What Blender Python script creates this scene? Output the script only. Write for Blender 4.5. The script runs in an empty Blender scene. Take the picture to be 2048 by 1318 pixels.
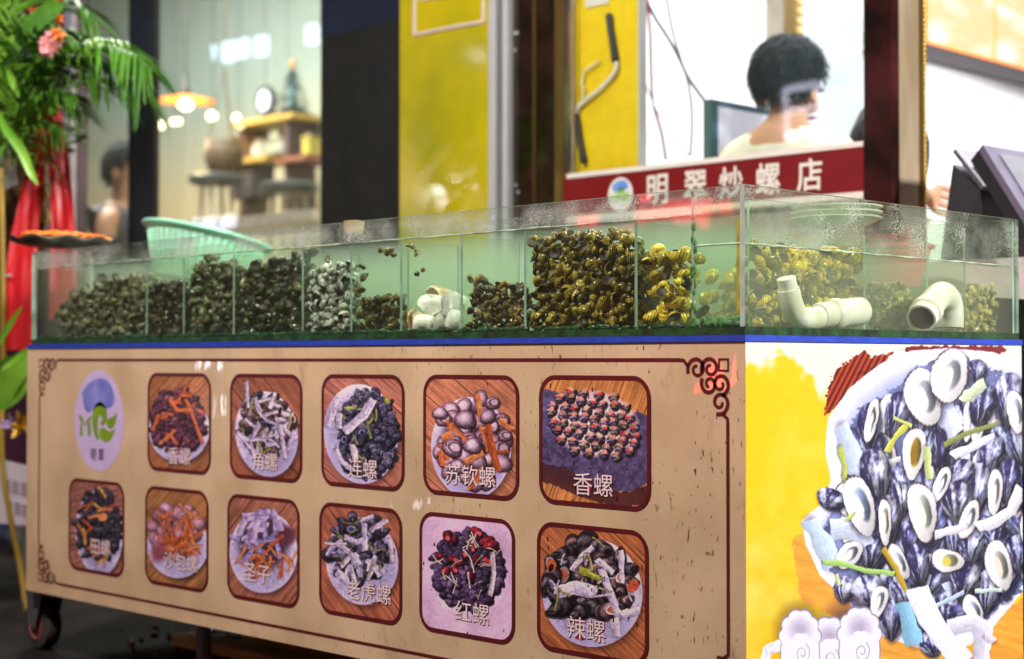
import bpy, bmesh, math, random
import numpy as np
from mathutils import Vector, Matrix, noise as mnoise
from mathutils.bvhtree import BVHTree
R = math.radians
SC = bpy.context.scene
COL = SC.collection
random.seed(7)
RNG = np.random.default_rng(11)

# ------------------------------------------------------------------ camera
F_PX, CX, CY = 3182.0, 1024.0, 659.0
PITCH = math.atan2(61, F_PX)
_f0 = Vector((-.7046, .7096, 0)).normalized()
CAM_R = Vector((_f0.y, -_f0.x, 0))
CAM_D = Vector((_f0.x*math.cos(PITCH), _f0.y*math.cos(PITCH), math.sin(PITCH)))
CAM_U = CAM_R.cross(CAM_D)
CAM_P = Vector((0, 0, .72)) - (CAM_R*.350 + _f0*2.39)
cam = bpy.data.cameras.new('camera')
cam.sensor_width = 36
cam.lens = F_PX/2048*36
cam.clip_end = 200
cam.clip_start = .05
cam.dof.use_dof = True
cam.dof.focus_distance = 2.66
cam.dof.aperture_fstop = 2.9
camo = bpy.data.objects.new('camera', cam)
COL.objects.link(camo)
camo.matrix_world = Matrix.Translation(CAM_P) @ Matrix((CAM_R, CAM_U, -CAM_D)).transposed().to_4x4()
SC.camera = camo

# ------------------------------------------------------------------ world (night) and exposure
W = bpy.data.worlds.new('World')
SC.world = W
W.use_nodes = True
_bg = W.node_tree.nodes['Background']
_sky = W.node_tree.nodes.new('ShaderNodeTexSky')
_sky.sky_type = 'NISHITA'
_sky.sun_disc = False
_sky.sun_elevation = R(1.5)
_sky.sun_rotation = R(200)
W.node_tree.links.new(_sky.outputs[0], _bg.inputs[0])
_bg.inputs[1].default_value = .015
SC.view_settings.view_transform = 'Standard'
SC.view_settings.look = 'None'
SC.view_settings.exposure = 0
SC.view_settings.gamma = 1
SC.cycles.transparent_max_bounces = 64
SC.cycles.max_bounces = 10
SC.cycles.volume_bounces = 1
SC.cycles.use_denoising = True
SC.cycles.sample_clamp_indirect = 6

# ------------------------------------------------------------------ lamps of the place, and added unseen lamps
def lamp(name, kind, loc, power, col, size=.3, target=None, size_y=None, spread=None):
    l = bpy.data.lights.new(name, kind)
    l.energy = power
    l.color = col
    if kind == 'AREA':
        l.size = size
        if size_y:
            l.shape = 'RECTANGLE'; l.size_y = size_y
        if spread: l.spread = spread
    else:
        l.shadow_soft_size = size
    o = bpy.data.objects.new(name, l)
    COL.objects.link(o)
    o.location = loc
    if target is not None:
        o.rotation_euler = (Vector(target)-Vector(loc)).to_track_quat('-Z', 'Y').to_euler()
    return o
lamp('street_lamp_east', 'SPOT', (5.2, 1.6, 3.6), 2900, (1, .97, .97), .35, (0, .5, .5)).data.spot_size = R(75)
lamp('unseen_front_lamp', 'SPOT', (-.95, -1.75, 2.95), 470, (1, .86, .82), .12, (-1.05, 0, .6)).data.spot_size = R(125)  # unseen lamp, added so the cart front is lit and darkens downwards
lamp('unseen_top_lamp', 'AREA', (-1.1, 1.0, 2.7), 31, (1, .97, .88), .25, (-1.1, .5, .9), 2.6)  # unseen area lamp added to brighten the tank water and shell tops
lamp('booth_ceiling_light', 'AREA', (-1.1, 2.6, 3.1), 46, (1, .98, 1), 1.0, (-1.1, 2.6, 0), 1.6)
lamp('booth_ceiling_light_rear', 'AREA', (-.9, 4.6, 3.1), 72, (1, .98, 1), 1.0, (-1.2, 4.6, 0), 1.6)
lamp('cafe_ceiling_light', 'AREA', (-5.8, 2.1, 3.5), 380, (1, .98, .92), 3.0, (-5.8, 2.3, 0), 1.2)

# ------------------------------------------------------------------ photograph pixel -> point on a plane / at a depth
def ray(px, py):
    return CAM_D + CAM_R*((px-CX)/F_PX) - CAM_U*((py-CY)/F_PX)
def at(px, py, ax, v):
    d = ray(px, py)
    return CAM_P + d*((v-CAM_P[ax])/d[ax])
def atd(px, py, depth):
    return CAM_P + ray(px, py)*depth
def X(px, y, py=500): return at(px, py, 1, y).x
def Z(px, py, y): return at(px, py, 1, y).z

# ------------------------------------------------------------------ materials
def new_mat(name):
    m = bpy.data.materials.new(name)
    m.use_nodes = True
    nt = m.node_tree
    return m, nt, nt.nodes, nt.links, nt.nodes['Principled BSDF'], nt.nodes['Material Output']
def M(name, col, rough=.5, metal=0, var=.12, scale=18, bump=0, bscale=None, emit=0, spec=.5, ecol=None, coat=0, stretch=None, col2=None, sss=0):
    m, nt, N, L, P, O = new_mat(name)
    P.inputs['Roughness'].default_value = rough
    P.inputs['Metallic'].default_value = metal
    P.inputs['Specular IOR Level'].default_value = spec
    if coat: P.inputs['Coat Weight'].default_value = coat; P.inputs['Coat Roughness'].default_value = .08
    tc = N.new('ShaderNodeTexCoord')
    mp = N.new('ShaderNodeMapping')
    if stretch: mp.inputs['Scale'].default_value = stretch
    L.new(tc.outputs['Object'], mp.inputs[0])
    nz = N.new('ShaderNodeTexNoise')
    nz.inputs['Scale'].default_value = scale
    nz.inputs['Detail'].default_value = 5
    L.new(mp.outputs[0], nz.inputs['Vector'])
    cr = N.new('ShaderNodeValToRGB')
    c = Vector(col)
    c2 = Vector(col2) if col2 else c*(1+var)
    c1 = c*(1-var) if not col2 else c
    cr.color_ramp.elements[0].position = .35; cr.color_ramp.elements[1].position = .65
    cr.color_ramp.elements[0].color = (*c1, 1); cr.color_ramp.elements[1].color = (*[min(1, v) for v in c2], 1)
    L.new(nz.outputs[0], cr.inputs[0])
    L.new(cr.outputs[0], P.inputs['Base Color'])
    if bump:
        b = N.new('ShaderNodeBump'); b.inputs['Strength'].default_value = bump; b.inputs['Distance'].default_value = .004
        n2 = N.new('ShaderNodeTexNoise'); n2.inputs['Scale'].default_value = bscale or scale*3; n2.inputs['Detail'].default_value = 4
        L.new(mp.outputs[0], n2.inputs['Vector'])
        L.new(n2.outputs[0], b.inputs['Height']); L.new(b.outputs[0], P.inputs['Normal'])
    if emit:
        P.inputs['Emission Color'].default_value = (*(ecol or col), 1)
        P.inputs['Emission Strength'].default_value = emit
    return m
def M_attr(name, rough=.3, coat=.0, attr='Col', bump=0, wrinkle=0):
    m, nt, N, L, P, O = new_mat(name)
    a = N.new('ShaderNodeVertexColor'); a.layer_name = attr
    L.new(a.outputs[0], P.inputs['Base Color'])
    P.inputs['Roughness'].default_value = rough
    if coat: P.inputs['Coat Weight'].default_value = coat; P.inputs['Coat Roughness'].default_value = .1
    return m
def glass(name, tint=(.93, .98, .95), film=.06, film_col=(.6, .68, .62), refl=.05, rough=.02, wet=None, haze=0, drops=0):
    """clear pane: see-through tint, fresnel mirror, and a thin dirty film; wet=(z0): more film and drops above z0"""
    m, nt, N, L, P, O = new_mat(name)
    N.remove(P)
    tr = N.new('ShaderNodeBsdfTransparent'); tr.inputs[0].default_value = (*tint, 1)
    gl = N.new('ShaderNodeBsdfGlossy'); gl.inputs[0].default_value = (1, 1, 1, 1); gl.inputs['Roughness'].default_value = rough
    fr = N.new('ShaderNodeFresnel'); fr.inputs[0].default_value = 1.45
    df = N.new('ShaderNodeBsdfDiffuse'); df.inputs[0].default_value = (*film_col, 1)
    tl = N.new('ShaderNodeBsdfTranslucent'); tl.inputs[0].default_value = (*film_col, 1)
    ad = N.new('ShaderNodeMixShader'); ad.inputs[0].default_value = .5
    L.new(df.outputs[0], ad.inputs[1]); L.new(tl.outputs[0], ad.inputs[2])
    tc = N.new('ShaderNodeTexCoord')
    mp = N.new('ShaderNodeMapping'); mp.inputs['Scale'].default_value = (1, 1, .28)
    L.new(tc.outputs['Object'], mp.inputs[0])
    n1 = N.new('ShaderNodeTexNoise'); n1.inputs['Scale'].default_value = 16; n1.inputs['Detail'].default_value = 8; n1.inputs['Roughness'].default_value = .7
    L.new(mp.outputs[0], n1.inputs['Vector'])
    cr = N.new('ShaderNodeMapRange'); cr.inputs[1].default_value = .35; cr.inputs[2].default_value = .75
    cr.inputs[3].default_value = film*.35; cr.inputs[4].default_value = film*1.7
    L.new(n1.outputs[0], cr.inputs[0])
    fac = cr.outputs[0]
    if wet is not None:
        sp = N.new('ShaderNodeSeparateXYZ'); L.new(tc.outputs['Object'], sp.inputs[0])
        st = N.new('ShaderNodeMapRange'); st.inputs[1].default_value = wet-.004; st.inputs[2].default_value = wet+.004
        st.inputs[3].default_value = .0; st.inputs[4].default_value = 1
        L.new(sp.outputs[2], st.inputs[0])
        # condensation specks
        vo = N.new('ShaderNodeTexVoronoi'); vo.inputs['Scale'].default_value = 300
        L.new(tc.outputs['Object'], vo.inputs['Vector'])
        n3 = N.new('ShaderNodeTexNoise'); n3.inputs['Scale'].default_value = 11; n3.inputs['Detail'].default_value = 5
        L.new(tc.outputs['Object'], n3.inputs['Vector'])
        th = N.new('ShaderNodeMapRange'); th.inputs[1].default_value = .41; th.inputs[2].default_value = .64; th.inputs[3].default_value = .0; th.inputs[4].default_value = .42
        L.new(n3.outputs[0], th.inputs[0])
        lt = N.new('ShaderNodeMath'); lt.operation = 'LESS_THAN'
        L.new(vo.outputs['Distance'], lt.inputs[0]); L.new(th.outputs[0], lt.inputs[1])
        # big smears
        n4 = N.new('ShaderNodeTexNoise'); n4.inputs['Scale'].default_value = 13; n4.inputs['Detail'].default_value = 9; n4.inputs['Roughness'].default_value = .75
        L.new(tc.outputs['Object'], n4.inputs['Vector'])
        s4 = N.new('ShaderNodeMapRange'); s4.inputs[1].default_value = .42; s4.inputs[2].default_value = .70; s4.inputs[3].default_value = .01; s4.inputs[4].default_value = haze
        L.new(n4.outputs[0], s4.inputs[0])
        dm = N.new('ShaderNodeMath'); dm.operation = 'MULTIPLY_ADD'; dm.inputs[1].default_value = drops
        L.new(lt.outputs[0], dm.inputs[0]); L.new(s4.outputs[0], dm.inputs[2])
        mu = N.new('ShaderNodeMath'); mu.operation = 'MULTIPLY_ADD'
        L.new(dm.outputs[0], mu.inputs[0]); L.new(st.outputs[0], mu.inputs[1]); L.new(cr.outputs[0], mu.inputs[2])
        cl = N.new('ShaderNodeMath'); cl.operation = 'MINIMUM'; cl.inputs[1].default_value = .9
        L.new(mu.outputs[0], cl.inputs[0])
        fac = cl.outputs[0]
    m1 = N.new('ShaderNodeMixShader')
    L.new(fac, m1.inputs[0]); L.new(tr.outputs[0], m1.inputs[1]); L.new(ad.outputs[0], m1.inputs[2])
    fm = N.new('ShaderNodeMath'); fm.operation = 'MULTIPLY'; fm.inputs[1].default_value = refl/.04
    L.new(fr.outputs[0], fm.inputs[0])
    ge = N.new('ShaderNodeNewGeometry'); bf = N.new('ShaderNodeMath'); bf.operation = 'SUBTRACT'; bf.inputs[0].default_value = 1
    L.new(ge.outputs['Backfacing'], bf.inputs[1])
    ff = N.new('ShaderNodeMath'); ff.operation = 'MULTIPLY'; L.new(fm.outputs[0], ff.inputs[0]); L.new(bf.outputs[0], ff.inputs[1]); fm = ff
    m2 = N.new('ShaderNodeMixShader')
    L.new(fm.outputs[0], m2.inputs[0]); L.new(m1.outputs[0], m2.inputs[1]); L.new(gl.outputs[0], m2.inputs[2])
    L.new(m2.outputs[0], O.inputs[0])
    return m

# ------------------------------------------------------------------ object helpers
def tag(o, label=None, cat=None, group=None, kind=None):
    if label: o['label'] = label
    if cat: o['category'] = cat
    if group: o['group'] = group
    if kind: o['kind'] = kind
    return o
def empty(name, loc=(0, 0, 0), label=None, cat=None, group=None):
    o = bpy.data.objects.new(name, None); COL.objects.link(o)
    o.location = loc; o.empty_display_size = .05
    return tag(o, label, cat, group)
def link(name, me, mat=None, parent=None, smooth=False):
    """me is in world coordinates; children of an Empty at loc are shifted so they stay put"""
    if mat is not None:
        for x in (mat if isinstance(mat, (list, tuple)) else [mat]): me.materials.append(x)
    if smooth: me.polygons.foreach_set('use_smooth', [True]*len(me.polygons))
    o = bpy.data.objects.new(name, me); COL.objects.link(o)
    if parent is not None:
        o.parent = parent
        loc = Vector((0, 0, 0)); p = parent
        while p is not None:
            loc += Vector(p.location); p = p.parent
        o.location = -loc if loc.length else (0, 0, 0)
    return o
class MB:
    def __init__(s): s.bm = bmesh.new(); s.mi = 0
    def _t(s, geom):
        for f in geom: f.material_index = s.mi
    def box(s, a, b, bev=0, mat=None):
        a, b = Vector([min(p) for p in zip(a, b)]), Vector([max(p) for p in zip(a, b)])
        n = set(s.bm.faces)
        g = bmesh.ops.create_cube(s.bm, size=1)
        d = b-a
        for v in g['verts']: v.co = Vector((v.co.x*d.x, v.co.y*d.y, v.co.z*d.z))+(a+b)/2
        if bev:
            es = {e for v in g['verts'] for e in v.link_edges}
            bmesh.ops.bevel(s.bm, geom=list(es), offset=bev, segments=2, affect='EDGES')
        fs = [f for f in s.bm.faces if f not in n]
        s._t(fs)
        if mat is not None:
            vs = {v for f in fs for v in f.verts}
            for v in vs: v.co = mat @ v.co
        return s
    def ring_loft(s, rings, closed=True, cap=True):
        vr = [[s.bm.verts.new(p) for p in r] for r in rings]
        fs = []
        n = len(vr[0])
        for a, b in zip(vr, vr[1:]):
            for i in range(n if closed else n-1):
                j = (i+1) % n
                try: fs.append(s.bm.faces.new((a[i], a[j], b[j], b[i])))
                except ValueError: pass
        if cap and closed:
            fs.append(s.bm.faces.new(vr[0][::-1])); fs.append(s.bm.faces.new(vr[-1]))
        s._t(fs)
        return s
    def tube(s, pts, rad, seg=10, cap=True):
        pts = [Vector(p) for p in pts]
        rads = rad if isinstance(rad, (list, tuple)) else [rad]*len(pts)
        rings = []
        up = None
        for i, p in enumerate(pts):
            t = (pts[min(i+1, len(pts)-1)]-pts[max(i-1, 0)])
            t = t.normalized() if t.length > 1e-9 else Vector((0, 0, 1))
            if up is None:
                up = t.orthogonal().normalized()
            up = (up-t*up.dot(t))
            up = up.normalized() if up.length > 1e-6 else t.orthogonal().normalized()
            w = t.cross(up)
            rings.append([p+(up*math.cos(k*2*math.pi/seg)+w*math.sin(k*2*math.pi/seg))*rads[i] for k in range(seg)])
        return s.ring_loft(rings, True, cap)
    def lathe(s, c, prof, seg=32, axis=(0, 0, 1), cap=False):
        c = Vector(c); ax = Vector(axis).normalized()
        u = ax.orthogonal().normalized(); w = ax.cross(u)
        rings = [[c+ax*h+(u*math.cos(k*2*math.pi/seg)+w*math.sin(k*2*math.pi/seg))*max(r, 1e-5) for k in range(seg)] for r, h in prof]
        return s.ring_loft(rings, True, cap)
    def ball(s, c, r, sc=(1, 1, 1), seg=16, rings=10, mat=None):
        n = set(s.bm.verts)
        g = bmesh.ops.create_uvsphere(s.bm, u_segments=seg, v_segments=rings, radius=1)
        for v in g['verts']:
            q = Vector((v.co.x*sc[0], v.co.y*sc[1], v.co.z*sc[2]))*r
            if mat is not None: q = mat @ q
            v.co = q+Vector(c)
        s._t({f for v in g['verts'] for f in v.link_faces})
        return s
    def poly(s, pts, both=False):
        f = s.bm.faces.new([s.bm.verts.new(p) for p in pts]); s._t([f]); return s
    def prism(s, pts, off):
        off = Vector(off)
        a = [s.bm.verts.new(p) for p in pts]; b = [s.bm.verts.new(Vector(p)+off) for p in pts]
        fs = [s.bm.faces.new(a), s.bm.faces.new(b[::-1])]
        for i in range(len(a)):
            j = (i+1) % len(a)
            fs.append(s.bm.faces.new((a[j], a[i], b[i], b[j])))
        s._t(fs); return s
    def build(s, name, mat=None, parent=None, smooth=False, fixn=True, sharp=None):
        if fixn: bmesh.ops.recalc_face_normals(s.bm, faces=s.bm.faces[:])
        me = bpy.data.meshes.new(name); s.bm.to_mesh(me); s.bm.free()
        o = link(name, me, mat, parent, smooth)
        if smooth and sharp:
            me.set_sharp_from_angle(angle=R(sharp))
        return o
def bez(p, n=20):
    """smooth curve through points (Catmull-Rom)"""
    p = [Vector(q) for q in p]
    q = [p[0]*2-p[1]]+p+[p[-1]*2-p[-2]]
    out = []
    for i in range(1, len(q)-2):
        for k in range(n):
            t = k/n
            a, b, c, d = q[i-1], q[i], q[i+1], q[i+2]
            out.append(.5*((2*b)+(c-a)*t+(2*a-5*b+4*c-d)*t*t+(3*b-a-3*c+d)*t**3))
    out.append(p[-1])
    return out
def ribbon2(mb, pts, width, to3, taper=None):
    """flat printed line in a plane; to3 maps (u,v) to space"""
    n = len(pts); rows = []
    closed = (Vector(pts[0])-Vector(pts[-1])).length < 1e-6
    for i in range(n):
        if closed:
            a = Vector(pts[(i-1) % (n-1)]); b = Vector(pts[(i+1) % (n-1)])
        else:
            a = Vector(pts[max(i-1, 0)]); b = Vector(pts[min(i+1, n-1)])
        t = (b-a)
        if t.length < 1e-9: t = Vector((1, 0))
        t.normalize()
        nn = Vector((-t.y, t.x))
        w = width*(taper(i/(n-1)) if taper else 1)/2
        c = Vector(pts[i])
        rows.append((to3(*(c+nn*w)), to3(*(c-nn*w))))
    vs = [(mb.bm.verts.new(a), mb.bm.verts.new(b)) for a, b in rows]
    for (a, b), (c, d) in zip(vs, vs[1:]):
        mb.bm.faces.new((a, b, d, c))
_font_cache = {}
def text_mesh(s, offset=0.0, extrude=0.0, res=4):
    cu = bpy.data.curves.new('glyphs', 'FONT')
    cu.body = s; cu.size = 1; cu.offset = offset; cu.extrude = extrude; cu.resolution_u = res
    cu.align_x = 'CENTER'; cu.align_y = 'CENTER'
    ob = bpy.data.objects.new('glyphs', cu)
    COL.objects.link(ob)
    dg = bpy.context.evaluated_depsgraph_get()
    me = bpy.data.meshes.new_from_object(ob.evaluated_get(dg))
    bpy.data.objects.remove(ob); bpy.data.curves.remove(cu)
    me.materials.clear()
    return me
def bold_mesh(s, w):
    """glyphs thickened by laying slightly shifted copies over each other"""
    me = text_mesh(s); n = len(me.vertices)
    co = np.empty(n*3); me.vertices.foreach_get('co', co); co = co.reshape(-1, 3)
    fs = [tuple(p.vertices) for p in me.polygons]
    V, Fc = [], []
    for k in range(9):
        a = k*2*math.pi/8; d = np.array([math.cos(a), math.sin(a), 0])*w*(k < 8)+np.array([0, 0, k*.0012])
        b = len(V); V += (co+d).tolist(); Fc += [tuple(b+i for i in f) for f in fs]
    me.clear_geometry(); me.from_pydata(V, [], Fc); me.update()
    return me
def glyphs(name, s, c, size, to3, mat, parent, offset=0., sx=1., space=1.0):
    """lettering laid flat on a plane; c=(u,v) centre; letters stretched by sx"""
    me = text_mesh(s, offset)
    co = np.empty(len(me.vertices)*3); me.vertices.foreach_get('co', co); co = co.reshape(-1, 3)
    mid = (co.min(0)+co.max(0))/2
    for v in me.vertices:
        u = (v.co.x-mid[0])*size*sx+c[0]; w = (v.co.y-mid[1])*size+c[1]
        v.co = to3(u, w)
    return link(name, me, mat, parent)

# ------------------------------------------------------------------ printed pictures (painted point by point on the banner sheet)
_lat = RNG.random((256, 256)).astype(np.float32)
def vnoise(x, y):
    xi = np.floor(x).astype(int); yi = np.floor(y).astype(int)
    fx = x-xi; fy = y-yi
    fx = fx*fx*(3-2*fx); fy = fy*fy*(3-2*fy)
    g = lambda i, j: _lat[(yi+j) & 255, (xi+i) & 255]
    return (g(0, 0)*(1-fx)+g(1, 0)*fx)*(1-fy)+(g(0, 1)*(1-fx)+g(1, 1)*fx)*fy
def fbm(x, y, o=4):
    s = 0; a = .5; t = 0
    for k in range(o):
        s = s+a*vnoise(x*2**k+17*k, y*2**k+31*k); t += a; a *= .55
    return s/t
def rgb(*c): return np.array(c, dtype=np.float32)/255
class Paint:
    def __init__(s, to3, u0, u1, v0, v1, nu, nv):
        s.to3 = to3; s.nu, s.nv = nu, nv
        U, V = np.meshgrid(np.linspace(u0, u1, nu), np.linspace(v1, v0, nv))
        s.U, s.V = U, V
        p0 = np.array(to3(0, 0)); pu = np.array(to3(1, 0))-p0; pv = np.array(to3(0, 1))-p0
        s.P = p0+U[..., None]*pu+V[..., None]*pv
        q = s.P-np.array(CAM_P)
        D = q@np.array(CAM_D)
        s.X = CX+F_PX*(q@np.array(CAM_R))/D
        s.Y = CY-F_PX*(q@np.array(CAM_U))/D
        s.C = np.zeros((nv, nu, 3), np.float32)
        s.X0, s.Y0 = s.X, s.Y
    def warp(s, amp, sc, k=0):
        """wobble the outlines of everything painted next"""
        x, y = s.X0, s.Y0
        s.X = x+amp*2*(fbm(x*sc+k, y*sc+7, 3)-.5); s.Y = y+amp*2*(fbm(x*sc+41, y*sc+k+90, 3)-.5)
    def grain(s, a=.10, sc=.9):
        g = .5*vnoise(s.X0*sc, s.Y0*sc)+.5*vnoise(s.X0*sc*.3+9, s.Y0*sc*.3)
        s.C = np.clip(s.C*(1+a*2*(g-.5))[..., None], 0, 1)
    def mix(s, I, a, col):
        a = a[..., None]
        s.C[I] = s.C[I]*(1-a)+col*a
    def texture(s, box, amp=.5, sc=.45):
        cx, cy, rx, ry = box
        I = np.nonzero(((s.X0-cx)/rx)**2+((s.Y0-cy)/ry)**2 < 1.1)
        x, y = s.X0[I], s.Y0[I]
        n = .55*vnoise(x*sc, y*sc)+.45*vnoise(x*sc*.45+5, y*sc*.45)
        g = np.clip((vnoise(x*sc*1.3+50, y*sc*1.3)-.80)*5, 0, 1)
        s.C[I] = np.clip(s.C[I]*(1+amp*2.4*(n-.5))[..., None]+.35*amp*g[..., None], 0, 1)
    def ell(s, cx, cy, a, b, rot, col, alpha=1, soft=None, sq=2.0, egg=0):
        m = max(a, b)*1.15+2
        I = np.nonzero((abs(s.X-cx) < m) & (abs(s.Y-cy) < m))
        if len(I[0]) == 0: return
        x = s.X[I]-cx; y = s.Y[I]-cy
        c, n = math.cos(rot), math.sin(rot)
        p = (x*c+y*n)/a; q = (-x*n+y*c)/b
        if egg: q = q/np.clip(1-egg*p, .3, 2)
        rr = (abs(p)**sq+abs(q)**sq)**(1/sq)
        w = soft if soft is not None else 1.0/min(a, b)
        al = np.clip((1-rr)/w+.5, 0, 1)*alpha if soft is None else np.clip((1-rr)/w, 0, 1)*alpha
        if callable(col):
            v = col(p, q, np.clip(rr, 0, 1), x, y)
        else: v = np.asarray(col, np.float32)
        s.mix(I, al, v)
    def shade(s, p, q, rr, rot, lo=.42):
        nz = np.sqrt(np.clip(1-rr*rr, 0, 1))
        c, n = math.cos(rot), math.sin(rot)
        nx = p*c-q*n; ny = p*n+q*c
        l = np.clip(-.42*nx-.62*ny+.66*nz, 0, 1)
        return lo+(1.15-lo)*l
    def snail(s, cx, cy, a, b, rot, c, stripe=.2, mouth=None, hi=.35, edge=.75):
        c = np.asarray(c, np.float32); ph = random.random()*6
        s.ell(cx+.6, cy+1.2, a*1.13, b*1.13, rot, c*.14, edge, egg=.35)
        def f(p, q, rr, x, y):
            sh = s.shade(p, q, rr, rot, .30)
            d = np.hypot(p-.72, q); an = np.arctan2(q, p-.72)
            st = 1-stripe*1.3*(.5+.5*np.sin(8.5*d+an+ph))-.25*np.clip(np.sin(5.2*d+1+ph*.2)-.75, 0, 1)*3
            n = vnoise(x*.5+ph*9, y*.5)
            return np.clip(c*(sh*np.clip(st, .25, 1)*(.7+.6*n))[..., None], 0, 1)
        s.ell(cx, cy, a, b, rot, f, egg=.35)
        if mouth is not None:
            mx, my = cx+math.cos(rot)*a*.35, cy+math.sin(rot)*a*.35
            s.ell(mx, my, a*.5, b*.6, rot, np.clip(c*1.5, 0, 1)); s.ell(mx, my, a*.36, b*.42, rot, mouth)
        if hi:
            s.ell(cx-a*random.uniform(.1, .35), cy-b*random.uniform(.2, .45), a*.22, b*.16, random.uniform(0, 3), [.95, .92, 1], hi, soft=.6)
    def clam(s, cx, cy, a, b, rot, c, c2, n=16, edge=.8):
        c = np.asarray(c, np.float32); c2 = np.asarray(c2, np.float32)
        s.ell(cx+.6, cy+1.4, a*1.1, b*1.1, rot, c2*.25, edge, egg=-.2)
        def f(p, q, rr, x, y):
            th = np.arctan2(q, p+1.15)
            ribs = .5+.5*np.sin(th*n*3.2)
            k = np.clip((rr-.55)*2.0+.35*(vnoise(x*.3+cx, y*.3)-.5), 0, 1)[..., None]
            v = c*(1-k)+c2*k
            v = v*(1-.38*ribs*np.clip(rr*1.6-.3, 0, 1))[..., None]
            return np.clip(v*s.shade(p, q, rr, rot, .64)[..., None], 0, 1)
        s.ell(cx, cy, a, b, rot, f, egg=-.2)
        if random.random() < .25: s.ell(cx+a*.2, cy, a*.6, b*.7, rot, c2*.5, .8); s.ell(cx+a*.3, cy, a*.45, b*.5, rot, np.clip(c*1.05, 0, 1), .8)
    def strip(s, pts, w, c, lo=.7, alpha=1, taper=0, shadow=.5, fib=.30):
        pts = np.array(pts, np.float32)
        m = w+4
        I = np.nonzero((s.X > pts[:, 0].min()-m) & (s.X < pts[:, 0].max()+m) & (s.Y > pts[:, 1].min()-m) & (s.Y < pts[:, 1].max()+m))
        if len(I[0]) == 0: return
        x, y = s.X[I], s.Y[I]
        best = np.full(x.shape, 1e9); sg = np.zeros(x.shape); tt = np.zeros(x.shape)
        n = len(pts)-1; end = np.zeros(x.shape)
        for k in range(n):
            a, b = pts[k], pts[k+1]; d = b-a; L2 = float(d@d)+1e-6
            t = ((x-a[0])*d[0]+(y-a[1])*d[1])/L2
            if k == 0: e0 = np.clip(-t, 0, None)*math.sqrt(L2)
            if k == n-1: e1 = np.clip(t-1, 0, None)*math.sqrt(L2)
            t = np.clip(t, 0, 1)
            ex = x-a[0]-t*d[0]; ey = y-a[1]-t*d[1]
            dd = np.hypot(ex, ey); g = dd < best
            best = np.where(g, dd, best); sg = np.where(g, (d[0]*ey-d[1]*ex)/math.sqrt(L2), sg); tt = np.where(g, (k+t)/n, tt)
        ph = float(pts[0, 0]*.7+pts[0, 1]*1.3)
        wl = w/2*(1-taper*tt)*(.80+.45*vnoise(tt*5+ph, tt*0+ph))
        near = np.minimum(tt, 1-tt)*n < .35
        cut = 1-np.clip((np.where(tt < .5, e0, e1)+.35*np.sin(ph)*sg)-w*.12, 0, 1)*near
        if shadow:
            s.mix(I, np.clip(wl+2.0-best, 0, 1)*shadow*np.clip(1-best/(wl+2.5), 0, 1), np.zeros(3, np.float32)+.06)
        c = np.asarray(c, np.float32)
        nz = vnoise(x*.25, y*.25)
        fb = vnoise(sg*.8+ph, tt*5)
        v = c*np.clip(lo+(1.08-lo)*(.5-.5*np.clip(sg/wl, -1, 1))+.7*fib*(nz-.5)+fib*(fb-.5), 0, 1.2)[..., None]
        s.mix(I, np.clip(wl-best+.5, 0, 1)*alpha*cut, np.clip(v, 0, 1))
    def polyg(s, pts, col, alpha=1, rough=0, rs=.12):
        """filled outline; rough ragged edge in px"""
        pts = np.array(pts, np.float32)
        m = rough+2
        I = np.nonzero((s.X > pts[:, 0].min()-m) & (s.X < pts[:, 0].max()+m) & (s.Y > pts[:, 1].min()-m) & (s.Y < pts[:, 1].max()+m))
        if len(I[0]) == 0: return
        x, y = s.X[I], s.Y[I]
        best = np.full(x.shape, 1e9); ins = np.zeros(x.shape, bool)
        for k in range(len(pts)):
            a, b = pts[k], pts[(k+1) % len(pts)]; d = b-a
            t = np.clip(((x-a[0])*d[0]+(y-a[1])*d[1])/(float(d@d)+1e-6), 0, 1)
            best = np.minimum(best, np.hypot(x-a[0]-t*d[0], y-a[1]-t*d[1]))
            if abs(d[1]) > 1e-6:
                ins ^= ((a[1] > y) != (b[1] > y)) & (x < d[0]*(y-a[1])/d[1]+a[0])
        sd = np.where(ins, best, -best)
        if rough: sd = sd+(fbm(x*rs, y*rs, 4)-.5)*2*rough
        v = col(x, y, sd) if callable(col) else np.asarray(col, np.float32)
        s.mix(I, np.clip(sd+.5, 0, 1)*alpha, v)
    def wood(s, c, ang, lo=.78, freq=.16):
        ca, sa = math.cos(ang), math.sin(ang)
        t = s.X*ca+s.Y*sa; l = -s.X*sa+s.Y*ca
        g = fbm(t*freq, l*.012, 4)*.6+.4*vnoise(t*.55, l*.02)
        g = np.clip((g-.3)/.4, 0, 1)
        s.C[:] = np.asarray(c, np.float32)*(lo+(1.12-lo)*g)[..., None]
        seam = np.abs(((t+40*0) % 61)-30)
        s.C *= (1-.45*np.clip(1.6-seam, 0, 1))[..., None]
    def plate(s, cx, cy, rx, ry, rot=0, c=(.74, .70, .86)):
        c = np.asarray(c, np.float32)
        s.ell(cx+5, cy+9, rx*1.06, ry*1.05, rot, [.10, .05, .04], .75, soft=.22)
        s.ell(cx, cy, rx, ry, rot, lambda p, q, rr, x, y: np.clip(c*(.80+.25*np.clip((rr-.7)*3, 0, 1)-.10*np.clip(y/ry, -1, 1))[..., None], 0, 1))
        s.ell(cx, cy, rx*.86, ry*.86, rot, c*.86, .6, soft=.12)
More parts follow.
